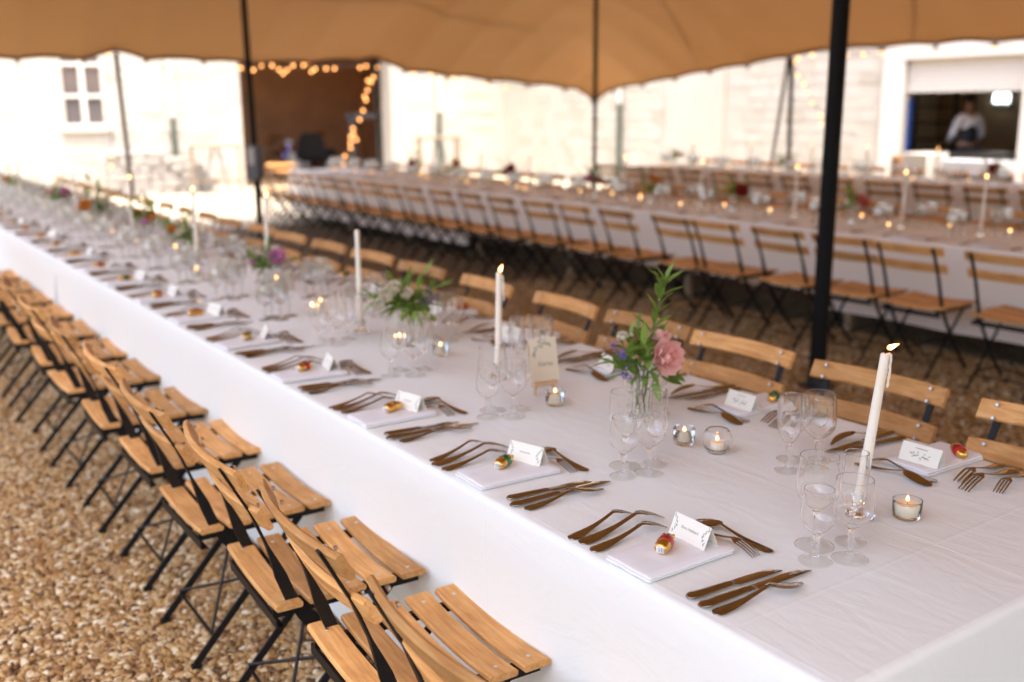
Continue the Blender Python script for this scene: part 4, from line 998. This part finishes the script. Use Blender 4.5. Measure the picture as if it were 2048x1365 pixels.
# ------------------------------------------------------------------ flowers
def leaf_mesh(w_=.32, fold=.10, curl=.12):
    mb = MB(); n = 7; V = []
    for i in range(n):
        u = i/(n-1); hw = w_*.5*(sin(pi*u**.8)**.9 if 0 < u < 1 else .02); z = -curl*u*u
        V += [(u, -hw, z+fold*hw*2), (u, 0, z), (u, hw, z+fold*hw*2)]
    mb.add(V, [(i*3+j, (i+1)*3+j, (i+1)*3+j+1, i*3+j+1) for i in range(n-1) for j in range(2)])
    return mb.mesh('leaf', LEAF, True, 180)
LEAFS = [leaf_mesh(.30, .12, .15), leaf_mesh(.26, .10, .3), leaf_mesh(.52, .10, .2)]
def petal_mesh(mt):
    mb = MB()
    def fn(u, v):
        a = (v-.5)*2; hw = .62*sin(pi*min(1, u*.80+.08))**.8; return (u*.95, hw*a, .25*u*u-.10*sin(u*pi)+.20*a*a*u+.05*sin(a*4+u*5)*u)
    mb.grid(fn, 7, 7); return mb.mesh('petal', mt, True, 180)
PETALS = {}
def orient(d, roll=0):
    d = Vector(d).normalized(); q = d.to_track_quat('X', 'Z'); return (q @ Matrix.Rotation(roll, 3, 'X').to_quaternion()).to_euler()
def rose(parent, c, size, mt, facing, seed, name='rose', n=(3, 5, 6, 5), els=(1.35, 1.05, .62, .15)):
    r = random.Random(seed)
    o = bpy.data.objects.new(name, MB().lathe([(0, -.35), (.10, -.3), (.22, -.1), (.18, .0), (0, .05)], 10).mesh(name, LEAF)); COL.objects.link(o); o.parent = parent
    o.location = c; o.rotation_euler = Vector(facing).normalized().to_track_quat('Z', 'Y').to_euler(); o.scale = (size,)*3
    if mt.name not in PETALS: PETALS[mt.name] = petal_mesh(mt)
    for ring, (cnt, el, sc_) in enumerate(zip(n, els, (.55, .75, .92, 1.0))):
        for k in range(cnt):
            a = 2*pi*k/cnt+ring*.6+r.uniform(-.2, .2); e = el+r.uniform(-.14, .14)
            d = Vector((cos(a)*cos(e), sin(a)*cos(e), sin(e)))
            x = d; y = Vector((-sin(a), cos(a), 0)); z = x.cross(y)
            p = link('petal', PETALS[mt.name], o); p.matrix_local = Matrix.Translation((.06*cos(a), .06*sin(a), -.05)) @ Matrix((x, y, z)).transposed().to_4x4() @ Matrix.Diagonal((sc_, sc_*1.05, sc_, 1))
    return o
def lavender(parent, pts, seed, mt=None, name='lavender_sprig'):
    r = random.Random(seed); mb = MB(); pts = [Vector(p) for p in pts]
    mb.cur = 0; mb.tube(pts, .0012, 5); mb.cur = 1
    L = len(pts)
    for k in range(34):
        t = r.uniform(.45, 1)*(L-1.001); i = int(t); p = pts[i].lerp(pts[i+1], t-i)
        c = p+Vector((r.gauss(0, .006), r.gauss(0, .006), r.gauss(0, .004))); s = r.uniform(.002, .0042)
        mb.add([c+Vector(v)*s for v in ((1, 0, 0), (-1, 0, 0), (0, 1, 0), (0, -1, 0), (0, 0, 1.4), (0, 0, -1))], [(0, 2, 4), (2, 1, 4), (1, 3, 4), (3, 0, 4), (2, 0, 5), (1, 2, 5), (3, 1, 5), (0, 3, 5)])
    return mb.build(name, [STEM, mt or LAV], parent)
def leafy(parent, pts, n, L, kind, seed, spread=.8, individual=True, mbj=None):
    """leaves in pairs along a stem polyline"""
    r = random.Random(seed); pts = [Vector(p) for p in pts]
    for k in range(n):
        t = (.15+.85*k/max(1, n-1))*(len(pts)-1.001); i = int(t); p = pts[i].lerp(pts[i+1], t-i); ax = (pts[i+1]-pts[i]).normalized()
        a = k*2.4+r.uniform(-.4, .4); s1 = ax.orthogonal().normalized(); s2 = ax.cross(s1)
        d = (ax*r.uniform(.5, .95)+(s1*cos(a)+s2*sin(a))*spread*(1 if k < n-1 else .1)).normalized(); sz = L*r.uniform(.75, 1.15)
        if individual: link('leaf', LEAFS[kind], parent, p, orient(d, r.uniform(-.6, .6)), (sz, sz, sz))
        else:
            q = Vector(d).to_track_quat('X', 'Z').to_matrix() @ Matrix.Rotation(r.uniform(-.8, .8), 3, 'X'); mbj.add([p+q @ (v.co*sz) for v in LEAFS[kind].vertices], [tuple(f.vertices) for f in LEAFS[kind].polygons])
VASE = MB().lathe([(0, 0), (.030, 0), (.033, .003), (.031, .012), (.026, .030), (.0235, .055), (.0255, .085), (.033, .115), (.041, .138), (.0395, .139), (.031, .114), (.0235, .085), (.0215, .055), (.024, .030), (.026, .016), (0, .012)], 28, rib=lambda j, k: 1+(.03 if j % 2 else -.02)*(1 if 2 < k < 9 else 0)).mesh('glass_vase', THICK, True, 50)
VASET = MB().lathe([(0, 0), (.031, 0), (.024, .05), (.026, .085), (.041, .138)], 16).mesh('glass_vase', THIN, True, 60)
RH = Vector((RT.x, RT.y, 0)).normalized(); FH = Vector((FW.x, FW.y, 0)).normalized()
def off(r_, u_, f_): return RH*r_+Vector((0, 0, u_))+FH*f_
# bouquet nearest the camera: tall leafy sprig, open pink rose, violet lavender, cream bud
vx, vy = 1.925, 2.125
tag(link('glass_vase', VASE, None, (vx, vy, ZC)), 'ribbed clear glass vase holding the pink rose and tall sprig', 'vase', 'glass vases')
B = thing('flower_bouquet', 'small bouquet with open pink rose, violet lavender and tall leafy sprig, nearest the camera', 'flowers', (vx, vy, ZC+.02), 0, 'bouquets on the front table')
mb = MB()
for k in range(9):
    a = k*.7; mb.tube([(.014*cos(a+2), .014*sin(a+2), 0), (.012*cos(a), .012*sin(a), .06), (.02*cos(a), .02*sin(a), .13)], .0016, 5)
mb.build('stem', STEM, B)
sp = [off(0, .10, 0), off(.012, .18, 0), off(.028, .25, .01), off(.045, .32, .01), off(.056, .375, .0), off(.060, .392, 0)]
MB().tube(sp, [.0018]*5+[.0008], 6).build('stem', STEM, B)
leafy(B, sp, 24, .072, 0, 3, .6)
for q, (pts, n, L, kd) in enumerate([([off(0, .11, 0), off(-.03, .16, -.01), off(-.055, .20, 0)], 8, .065, 0), ([off(0, .11, 0), off(.01, .17, -.03), off(.0, .215, -.04)], 8, .06, 0), ([off(0, .10, 0), off(.03, .14, .03), off(.045, .20, .03)], 6, .06, 1), ([off(0, .11, 0), off(-.025, .15, .03), off(-.03, .22, .04)], 8, .06, 0), ([off(0, .11, 0), off(-.05, .13, -.02), off(-.07, .145, -.02)], 5, .06, 2), ([off(.01, .11, 0), off(.02, .14, -.04), off(.03, .17, -.05)], 6, .055, 1), ([off(0, .12, 0), off(-.02, .19, .0), off(-.012, .25, .01)], 9, .065, 1)]):
    leafy(B, pts, n+3, L*1.12, kd, 20+q, 1.0)
for (a, b, L, kd) in ((off(-.08, .155, 0), off(-1, .0, -.2), .085, 0), (off(-.085, .185, 0), off(-1, -.35, 0), .06, 0), (off(.075, .125, 0), off(.9, -.35, -.1), .06, 2), (off(.085, .115, .01), off(.6, -.7, 0), .04, 0), (off(.025, .105, -.05), off(.3, -.55, -.5), .065, 2), (off(.055, .11, 0), off(.9, -.2, 0), .07, 2)):
    link('leaf', LEAFS[kd], B, a, orient(b, .5), (L,)*3)
rose(B, off(.064, .178, -.035), .053, PINK, off(.55, .15, -.85), 5, 'rose', (3, 4, 5, 4), (1.2, .8, .30, -.15))
rose(B, off(.05, .215, .03), .040, PINK, off(.1, .8, .2), 6)
lavender(B, [off(0, .11, 0), off(-.05, .16, -.02), off(-.078, .20, -.03), off(-.093, .222, -.03)], 1)
lavender(B, [off(0, .11, 0), off(-.04, .14, -.04), off(-.06, .175, -.045), off(-.068, .20, -.05)], 2)
lavender(B, [off(0, .10, 0), off(-.03, .115, -.03), off(-.048, .12, -.04), off(-.058, .135, -.045)], 3)
rose(B, off(-.057, .222, .01), .026, CREAM, off(-.1, 1, -.5), 8, 'cream_bud', (4, 5, 4, 0))
rose(B, off(-.03, .228, .02), .012, CREAM, off(0, 1, -.2), 9, 'cream_bud', (4, 4, 0, 0))
# white and green bouquet behind it
vx, vy = 1.875, 3.47
tag(link('glass_vase', VASET, None, (vx, vy, ZC)), 'clear glass vase under the bouquet of white flowers', 'vase', 'glass vases')
B = thing('flower_bouquet', 'leafy bouquet with white blossoms, second from the camera on the front table', 'flowers', (vx, vy, ZC+.02), 0, 'bouquets on the front table')
for q in range(15):
    r = random.Random(q+70); a = r.uniform(0, 6.28); e = r.uniform(.1, 1.2); L = r.uniform(.09, .17); c0 = off(0, .10, 0); d = off(cos(a)*cos(e)*1.25, sin(e)*.8, sin(a)*cos(e))
    leafy(B, [c0, c0+d*L*.5, c0+d*L], 8, .085, q % 2, 90+q, .8)
leafy(B, [off(.02, .12, 0), off(.06, .19, 0), off(.085, .245, 0)], 9, .07, 0, 44, .6)
leafy(B, [off(.0, .12, 0), off(.02, .19, 0), off(.025, .235, 0)], 7, .06, 0, 45, .5)
for (a, b, s) in ((-.055, .165, .034), (-.025, .195, .028), (-.085, .13, .026), (.02, .17, .026), (-.10, .12, .02)): rose(B, off(a, b, -.045), s*1.45, CREAM, off(-.2, .7, -.8), int(a*1000), 'white_blossom', (4, 5, 5, 0))
for a, b in ((.09, .17), (.10, .13), (.12, .15)): lavender(B, [off(.02, .10, 0), off(a*.6, b*.8, 0), off(a, b, 0), off(a*1.12, b*1.12, 0)], int(a*99))
# simpler bouquets farther off
def bouquet(x, y, label, mats_, seed, grp, size=1, z=ZC, nl=60, vl=None):
    r = random.Random(seed); tag(link('glass_vase', VASET, None, (x, y, z)), vl, 'vase', 'glass vases')
    b = thing('flower_bouquet', label, 'flowers', (x, y, z+.02), 0, grp); mb = MB()
    for q in range(int(nl/7)):
        a = r.uniform(0, 6.28); e = r.uniform(.2, 1.45); L = r.uniform(.06, .15)*size*(1.5 if q == 0 else 1); c0 = Vector((0, 0, .10)); d = Vector((cos(a)*cos(e), sin(a)*cos(e), sin(e)))
        leafy(None, [c0, c0+d*L*.5, c0+d*L], 7, .06*size, q % 2, seed*50+q, .8, False, mb)
    stuff(mb.build('foliage', LEAF, b, True, 180))
    for k, (mt, s) in enumerate(mats_):
        a = r.uniform(0, 6.28); rose(b, Vector((.06*cos(a)*size, .06*sin(a)*size, .16+r.uniform(-.03, .05))), s, mt, (-FW.x+r.uniform(-.4, .4), -FW.y, .7), seed*9+k, 'blossom', (3, 5, 6, 5))
for k, (x, y, lab, ms, sz) in enumerate([(1.84, 4.85, 'bouquet with one mauve pink rose, third from the camera on the front table', [(MAUVE, .05), (LAV, .02), (MAUVE, .02)], 1), (1.85, 6.22, 'green bouquet with yellow orange blossoms, fourth from the camera on the front table', [(ORANGE, .032), (CREAM, .03), (ORANGE, .02)], 1.15), (1.9, 7.25, 'bouquet with dark red blossoms, fifth from the camera on the front table', [(REDP, .045), (REDP, .04), (MAUVE, .03), (ORANGE, .03)], 1.2), (1.85, 8.45, 'bouquet with orange blossoms, sixth from the camera on the front table', [(ORANGE, .06), (CORAL, .05), (CREAM, .04)], 1.5), (1.85, 9.96, 'bouquet with pink blossoms, seventh from the camera on the front table', [(MAUVE, .05), (MAUVE, .045), (PINK, .03)], 1.3), (1.85, 12.5, 'bouquet with small orange blossoms at the far end of the front table', [(ORANGE, .045), (ORANGE, .03)], 1.3)]):
    bouquet(x, y, lab, ms, 10+k, 'bouquets on the front table', sz, ZC, 70, f'glass vase under the {ORD[k+2]} bouquet from camera on the front table')
for k, (x, y, lab, ms) in enumerate([(6.7, 5.01, 'bouquet with coral blossoms right of the nearest tent pole on the middle table', [(CORAL, .06), (CORAL, .05)]), (6.7, 6.27, 'bouquet with a deep red rose on the middle table', [(REDP, .075), (REDP, .04)]), (6.7, 7.34, 'bouquet with yellow blossoms on the middle table', [(ORANGE, .06), (ORANGE, .05)]), (6.7, 8.18, 'bouquet with crimson blossoms below the slim central pole on the middle table', [(MAUVE, .05), (REDP, .05)]), (6.7, 9.68, 'bouquet with tall stem and dark red bloom on the middle table', [(REDP, .06), (REDP, .04)]), (6.7, 11.0, 'bouquet with orange blossom low in dark leaves on the middle table', [(ORANGE, .06)]), (6.7, 12.1, 'bouquet with dark red bloom at the left part of the middle table', [(REDP, .06)])]):
    bouquet(x, y, lab, ms, 40+k, 'bouquets on the middle table', 1.3, ZC, 60, f'glass vase under the {ORD[k]} bouquet from the right on middle table')
for k, (y, lab, ms) in enumerate([(6.41, 'bouquet with a dark red bloom on the back table before the kitchen', [(REDP, .075), (REDP, .06)]), (9.4, 'green bouquet on the back table below the edge pole', [(CORAL, .04)]), (11.6, 'bouquet with a pink bloom at the left end of the back table', [(MAUVE, .05)])]):
    bouquet(11.1, y, lab, ms, 60+k, 'bouquets on the back table', 1.4, ZC, 60, f'glass vase under the {ORD[k]} bouquet from the right on back table')

# ------------------------------------------------------------------ table name card on a small easel
ez = thing('easel', 'small pale wooden easel standing beside the tealight on the front table', 'easel', (1.868, 2.545, ZC), math.atan2(RT.y, RT.x)+.42)
for s in (-1, 1): MB().bar((s*.035, -.030, 0), (s*.006, .012, .17), .009, .007).build('leg', EASEL, ez, False)
MB().bar((0, .062, 0), (0, .012, .165), .009, .007).build('leg', EASEL, ez, False)
MB().box((0, -.032, .036), (.085, .020, .012), None, .002).build('ledge', EASEL, ez, False)
tc = thing('table_name_card', 'cream table card reading Xeres with printed leaves, propped on the small easel', 'table card', (0, 0, 0))
tc.matrix_world = Matrix.Translation((1.868, 2.545, ZC+.044)) @ Matrix.Rotation(math.atan2(RT.y, RT.x)+.42, 4, 'Z') @ Matrix.Translation((0, -.034, 0)) @ Matrix.Rotation(R(-13)+pi/2, 4, 'X')
MB().box((0, .070, .0), (.100, .140, .0012)).build('card_sheet', mat('cream card', (.72, .62, .46), .7), tc, False)
l_ = link('lettering', text_mesh('lettering', 'Xeres', .022, INK), tc, (.004, .055, .0009))
mb = MB(); r = random.Random(2)
for k in range(22): u = k/21; flat_leaf(mb, (-.038+.062*u+r.uniform(-.004, .004), .082+.042*min(1, u*1.8)+r.uniform(-.007, .007)), r.uniform(0, 6.28), r.uniform(.008, .015), .0028)
o = mb.build('leaf_motif', LEAFINK, tc, False); o.location = (0, 0, .0009)

# ------------------------------------------------------------------ things in the courtyard
def trestle_frame(px, py0, D, wpx, label):
    p = depth(px, 219, D); zt = H-(py0-219)/FPX*D; w = wpx/FPX*D
    t = thing('tall_folding_table', label, 'high table', (p.x, p.y, 0), math.atan2(RT.y, RT.x)*.6, 'tall folding tables in the courtyard'); tw = mat('pale trestle wood', (.22, .17, .11), .7) if 'pale trestle wood' not in bpy.data.materials else bpy.data.materials['pale trestle wood']
    MB().box((0, 0, zt), (w, .55, .05), None, .006).build('tabletop', tw, t, False)
    for s in (-1, 1):
        for q in (-1, 1): MB().bar((s*w*.47, q*.22, 0), (s*w*.47, q*.22, zt-.026), .045, .045).build('leg', tw, t, False)
    MB().bar((-w*.47, -.2, .27), (w*.47, -.2, .27), .04, .04, (0, 1, 0)).build('rail', tw, t, False)
    for s in (-1, 1): MB().bar((s*.24, -.05, 0), (s*.05, -.05, zt-.03), .05, .05).build('brace', GREYM, t, False)
trestle_frame(424, 286, 20.5, 98, 'tall pale folding table against the white barn, left of the bay')
trestle_frame(875, 274, 21.0, 82, 'tall pale folding table against the wall right of the bay')
st = thing('stone_wall', 'low grey dry stone wall beside the drainpipe left of the bay', 'wall', (0, 0, 0)); pw = depth(300, 219, 20.3); st.location = (pw.x, pw.y, 0)
SG = mat('grey field stone', (.33, .31, .285), .9, 0, .25, 6, .4, 30); rr = random.Random(8)
SM = [MB().box((0, 0, 0), (1, 1, 1), None, .12).mesh('stone', SG) for _ in range(1)]
for row in range(6):
    x = -.95; hl = 1.05
    while x < 1.0:
        L = rr.uniform(.2, .42); top = .92-.42*max(0, (x+.2))
        if row*.15+.08 < top: link('stone', SM[0], st, (x+L/2, rr.uniform(-.03, .03), .075+row*.15), (0, 0, rr.uniform(-.05, .05)), (L-.015, .35, .14))
        x += L
bx = depth(502, 219, 13.0); ub = thing('speaker_box', 'grey box with pale front beside the tent pole before the barn bay', 'box', (bx.x, bx.y, .78), math.atan2(RT.y, RT.x), None)
MB().box((0, 0, .22), (.13, .16, .44), None, .01).build('housing', GREYM, ub); MB().box((-.02, -.082, .30), (.07, .006, .22), None, .002).build('front_panel', WHITEP, ub, False)
MB().box((.085, .0, .22), (.03, .12, .42), None, .004).build('side_plate', DARK, ub); MB().box((.02, .06, -.38), (.05, .05, .80)).build('stand', DARK, ub, False); MB().box((.02, .06, -.77), (.3, .3, .02)).build('base', DARK, ub, False)
# barn bay: drum kit, armchair, rack, cafe chairs
dk = depth(590, 219, 26.5); K = thing('drum_kit', 'dark drum kit with pale drum heads in the shaded barn bay', 'drum kit', (dk.x, dk.y, .02), -.5)
SH = mat('drum shell lacquer', (.22, .05, .02), .25); HEADM = mat('drum head', (.55, .53, .50), .5); BRASS = mat('cymbal brass', (.5, .34, .12), .3, 1); CH = mat('chrome', (.5, .5, .5), .2, 1)
def drum(r, h, loc, rot=(0, 0, 0)):
    d = MB().lathe([(r, -h/2), (r, h/2)], 24).build('drum', SH, K); d.location = loc; d.rotation_euler = rot
    MB().lathe([(0, h/2-.002), (r*.98, h/2-.002)], 24).build('drum_head', HEADM, d); MB().lathe([(0, -h/2+.002), (r*.98, -h/2+.002)], 24).build('drum_head', HEADM, d)
    m = MB()
    for z in (-h/2, h/2): m.tube([(r*1.03*cos(2*pi*k/24), r*1.03*sin(2*pi*k/24), z) for k in range(24)], .012, 6, False, True)
    m.build('hoop', CH, d)
drum(.28, .42, (0, 0, .30), (pi/2, 0, 0)); drum(.16, .2, (-.2, -.05, .72), (.3, 0, 0)); drum(.17, .22, (.2, -.05, .72), (.3, 0, 0)); drum(.22, .40, (.55, .35, .38)); drum(.18, .14, (-.5, .4, .55))
for x, y, z in ((-.6, .1, .98), (.62, .05, 1.05), (-.75, .45, .80)):
    c = MB().lathe([(0, .03), (.03, .02), (.2, 0), (.2, -.003), (.02, .015)], 24).build('cymbal', BRASS, K); c.location = (x, y, z); c.rotation_euler = (.25, .1, 0)
    m = MB().tube([(x, y, .3), (x, y, z)], .012, 6)
    for a in range(3): m.tube([(x, y, .35), (x+.25*cos(a*2.1), y+.25*sin(a*2.1), 0)], .01, 6)
    m.build('cymbal_stand', CH, K)
for px, py in ((576, 297), (569, 311)):
    q = depth(px, py, 26); o = thing('stage_lamp', 'small blue lit lamp at the drum kit, '+('upper' if py < 300 else 'lower')+' of two', 'lamp', (q.x, q.y, q.z), 0, 'blue lamps in the barn bay')
    MB().lathe([(0, .03), (.03, .02), (.035, 0), (.03, -.02), (0, -.03)], 12).build('lens', BLUE, o); MB().tube([(0, .035, -q.z+.02), (0, .035, 0)], .012, 6).build('post', DARK, o)
ac = depth(628, 219, 26.5); A = thing('high_back_chair', 'tall black rounded chair in the shaded barn bay, right of the drums', 'chair', (ac.x, ac.y, .02), 2.4)
BLK = mat('black upholstery', (.012, .011, .012), .6)
MB().box((0, 0, .42), (.7, .65, .2), None, .06).build('seat', BLK, A)
m = MB(); secs = []
for k in range(9): u = k/8; z = .45+.62*u; wdt = .36*(1-.5*u**4); secs.append([(-wdt, .28+.08*u, z), (wdt, .28+.08*u, z), (wdt, .42+.08*u, z), (-wdt, .42+.08*u, z)])
m.sweep(secs).build('backrest', BLK, A)
for s in (-1, 1): MB().box((s*.4, .02, .5), (.14, .62, .28), None, .05).build('armrest', BLK, A)
for s in (-1, 1):
    for q in (-1, 1): MB().box((s*.28, q*.25, .16), (.06, .06, .32)).build('leg', BLK, A, False)
rk = depth(728, 219, 24.6); K2 = thing('clothes_rack', 'dark upright rack with top beam inside the barn bay at right', 'rack', (rk.x, rk.y, .02), -.3)
for s in (-1, 1): MB().box((s*.33, 0, .78), (.12, .12, 1.56)).build('post', DARK, K2, False); MB().box((s*.33, 0, .03), (.14, .5, .05)).build('foot', DARK, K2, False)
MB().box((0, 0, 1.50), (.92, .12, .14)).build('beam', DARK, K2, False)
# three folding chairs standing loose by the barn bay end of the middle table
for k, (x, y, rz) in enumerate(((6.2, 15.55, 2.6),)):
    chair(x, y, rz, ['slatted folding chair at the left end of the middle table', 'slatted folding chair just behind the left end of middle table'][k], 'chairs at the barn end of the middle table')
# kitchen: shelf rack, counter, waiter, wall lamp, serving tables
sr = thing('shelf_rack', 'dark tall shelf rack inside the kitchen at left', 'shelf', (16.6, on_x(1868, 250, 16.6).y, .02), 0)
for sx in (-1, 1):
    for sy in (-1, 1): MB().box((sx*.25, sy*.55, 1.0), (.04, .04, 2.0)).build('post', DARK, sr, False)
for k in range(7): MB().box((0, 0, .2+.28*k), (.5, 1.1, .025)).build('shelf', DARK, sr, False)
ct = thing('kitchen_counter', 'dark kitchen counter in front of the waiter', 'counter', (15.6, on_x(1935, 250, 15.6).y, .02), 0)
MB().box((0, 0, .42), (.6, 1.9, .84), None, .01).build('cabinet', DARK, ct); MB().box((0, 0, .865), (.68, 2.0, .05), None, .008).build('worktop', mat('dark worktop', (.03, .028, .027), .3), ct)
kl = depth(2003, 195, 16.6); LP = thing('wall_lamp', 'boxy white lit lamp high on the kitchen wall', 'lamp', (18.95, 0, 0), 0); q = on_x(2003, 197, 18.9); LP.location = q
for s in (-1, 1): MB().box((0, s*.085, 0), (.08, .11, .17), None, .01).build('diffuser', emat('cool lit panel', (.9, 1, .95), 1.2), LP)
MB().box((.06, 0, 0), (.04, .36, .3)).build('back_plate', GREYM, LP, False)
sv = thing('serving_table', 'white clothed serving table outside the kitchen opening', 'table', (13.3, 0, 0), 0); q = on_x(1945, 322, 13.6); sv.location = (13.6, q.y, 0); zt = q.z
MB().box((0, 0, zt-.02), (.6, .85, .04), None, .008).build('tabletop', TWOOD, sv, False)
m = MB(); m.box((0, 0, zt+.004), (.64, .90, .006), None, .002)
for s in (-1, 1): m.box((s*.321, 0, zt-.09), (.004, .9, .19)); m.box((0, s*.451, zt-.09), (.64, .004, .19))
m.build('cloth', mat('grey white serving cloth', (.42, .42, .45), .8), sv, False)
for sx in (-1, 1):
    for sy in (-1, 1): MB().box((sx*.25, sy*.38, zt/2-.02), (.04, .04, zt-.04)).build('leg', DARK, sv, False)
q = on_x(1842, 305, 13.2); cb = thing('white_cabinet', 'white box unit with a brown left side outside the kitchen opening', 'cabinet', (13.2, q.y, 0), 0)
MB().box((0, -.08, q.z/2), (.5, .42, q.z), None, .02).build('body', mat('off white cabinet', (.45, .43, .39), .5), cb); MB().box((-.02, .22, q.z/2-.02), (.5, .17, q.z-.05), None, .02).build('side_panel', mat('brown crate wood', (.30, .15, .06), .7), cb)
# ------------------------------------------------------------------ waiter
wp = on_x(1940, 219, 16.1)
P = thing('person', 'waiter with dark hair, white shirt and dark waistcoat standing in the kitchen', 'person', (16.1, wp.y, .024), R(150))
SKIN = mat('skin', (.36, .19, .12), .5); SHIRT = mat('white shirt', (.80, .79, .82), .7); VEST = mat('dark waistcoat', (.02, .02, .024), .7); HAIR = mat('dark hair', (.015, .01, .008), .6); EYE = mat('eye', (.7, .7, .68), .3)
def skinned(name, verts, edges, radii, mt, root=0, lev=2):
    me = bpy.data.meshes.new(name); me.from_pydata(verts, edges, []); me.materials.append(mt)
    sk = me.attributes  # skin layer is made by the modifier's data
    o = link(name, me, P); md = o.modifiers.new('skin', 'SKIN'); 
    if not me.skin_vertices:
        bm_ = __import__('bmesh').new(); bm_.from_mesh(me); bm_.verts.layers.skin.verify(); bm_.to_mesh(me); bm_.free()
    for i, r_ in enumerate(radii):
        sv_ = me.skin_vertices[0].data[i]; sv_.radius = r_ if isinstance(r_, tuple) else (r_, r_); sv_.use_root = i == root
    s2 = o.modifiers.new('sub', 'SUBSURF'); s2.levels = lev; s2.render_levels = lev; md.use_smooth_shade = True
    return o
Vb = [(0, 0, .95), (0, 0, 1.10), (0, .01, 1.28), (0, .01, 1.42), (0, -.01, 1.50), (0, -.03, 1.56), (0, -.045, 1.64), (0, -.04, 1.73),
      (-.19, .01, 1.41), (-.26, -.02, 1.14), (-.20, -.24, 1.03), (-.17, -.31, 1.02), (.19, .01, 1.41), (.26, -.02, 1.14), (.20, -.24, 1.03), (.17, -.31, 1.02),
      (-.10, 0, .88), (-.11, -.01, .48), (-.11, .02, .08), (-.11, -.13, .03), (.10, 0, .88), (.11, -.01, .48), (.11, .02, .08), (.11, -.13, .03)]
Eb = [(0, 1), (1, 2), (2, 3), (3, 4), (4, 5), (5, 6), (6, 7), (3, 8), (8, 9), (9, 10), (10, 11), (3, 12), (12, 13), (13, 14), (14, 15), (0, 16), (16, 17), (17, 18), (18, 19), (0, 20), (20, 21), (21, 22), (22, 23)]
Rb = [(.15, .10), (.135, .095), (.155, .11), (.13, .09), (.055, .055), (.06, .065), (.078, .095), (.05, .065), .058, .045, .034, .03, .058, .045, .034, .03, .088, .060, .042, .035, .088, .060, .042, .035]
skinned('body', Vb, Eb, Rb, SKIN)
skinned('shirt', [(0, 0, .93), Vb[1], Vb[2], (0, .01, 1.44), Vb[8], Vb[9], (-.205, -.225, 1.035), Vb[12], Vb[13], (.205, -.225, 1.035)], [(0, 1), (1, 2), (2, 3), (3, 4), (4, 5), (5, 6), (3, 7), (7, 8), (8, 9)], [(.165, .115), (.15, .11), (.17, .125), (.13, .095), .068, .058, .046, .068, .058, .046], SHIRT)
skinned('waistcoat', [(0, 0, .95), (0, 0, 1.1), (0, .01, 1.28), (0, .012, 1.40)], [(0, 1), (1, 2), (2, 3)], [(.175, .125), (.16, .12), (.178, .132), (.10, .10)], VEST)
skinned('trousers', [(0, 0, .96), Vb[16], Vb[17], (-.11, .015, .12), Vb[20], Vb[21], (.11, .015, .12)], [(0, 1), (1, 2), (2, 3), (0, 4), (4, 5), (5, 6)], [(.16, .11), .10, .072, .06, .10, .072, .06], VEST)
m = MB(); m.grid(lambda u, v: (.086*cos(v*2*pi)*sin(u*1.75+.02), -.030+.108*sin(v*2*pi)*sin(u*1.75+.02), 1.675+.125*cos(u*1.75+.02)), 9, 21); m.build('hair', HAIR, P)
f = MB(); f.tube([(0, -.128, 1.675), (0, -.155, 1.635), (0, -.135, 1.628)], [.008, .013, .006], 8); f.build('nose', SKIN, P)
for s in (-1, 1): MB().lathe([(0, -.010), (.010, 0), (0, .010)], 10, (s*.032, -.125, 1.668)).build('eye', EYE, P); MB().lathe([(0, -.03), (.012, -.01), (.014, .015), (0, .03)], 8, (s*.083, -.03, 1.65)).build('ear', SKIN, P)
MB().tube([(-.025, -.128, 1.600), (0, -.136, 1.598), (.025, -.128, 1.600)], [.003, .006, .003], 6).build('mouth', mat('lips', (.30, .10, .08), .5), P)
for s in (-1, 1):
    h = Vector((s*.165, -.325, 1.015))
    for k in range(4):
        b = h+Vector((s*(-.024+.016*k), -.02, 0)); L = (.075, .085, .08, .062)[k]
        MB().tube([b, b+Vector((0, -L*.45, .004)), b+Vector((0, -L*.8, -.012)), b+Vector((0, -L, -.03))], [.009, .0085, .0075, .006], 7).build('finger', SKIN, P)
    MB().tube([h+Vector((-s*.028, .01, 0)), h+Vector((-s*.05, -.03, -.005)), h+Vector((-s*.045, -.06, -.015))], [.011, .010, .008], 7).build('thumb', SKIN, P)

# ------------------------------------------------------------------ self check
bad = [l for l in LABELS if not 4 <= len(l[1].split()) <= 16]
if bad: print('LABEL LENGTH', len(bad), bad[:6])
print('objects', len(bpy.data.objects), 'glasses', n_glass)
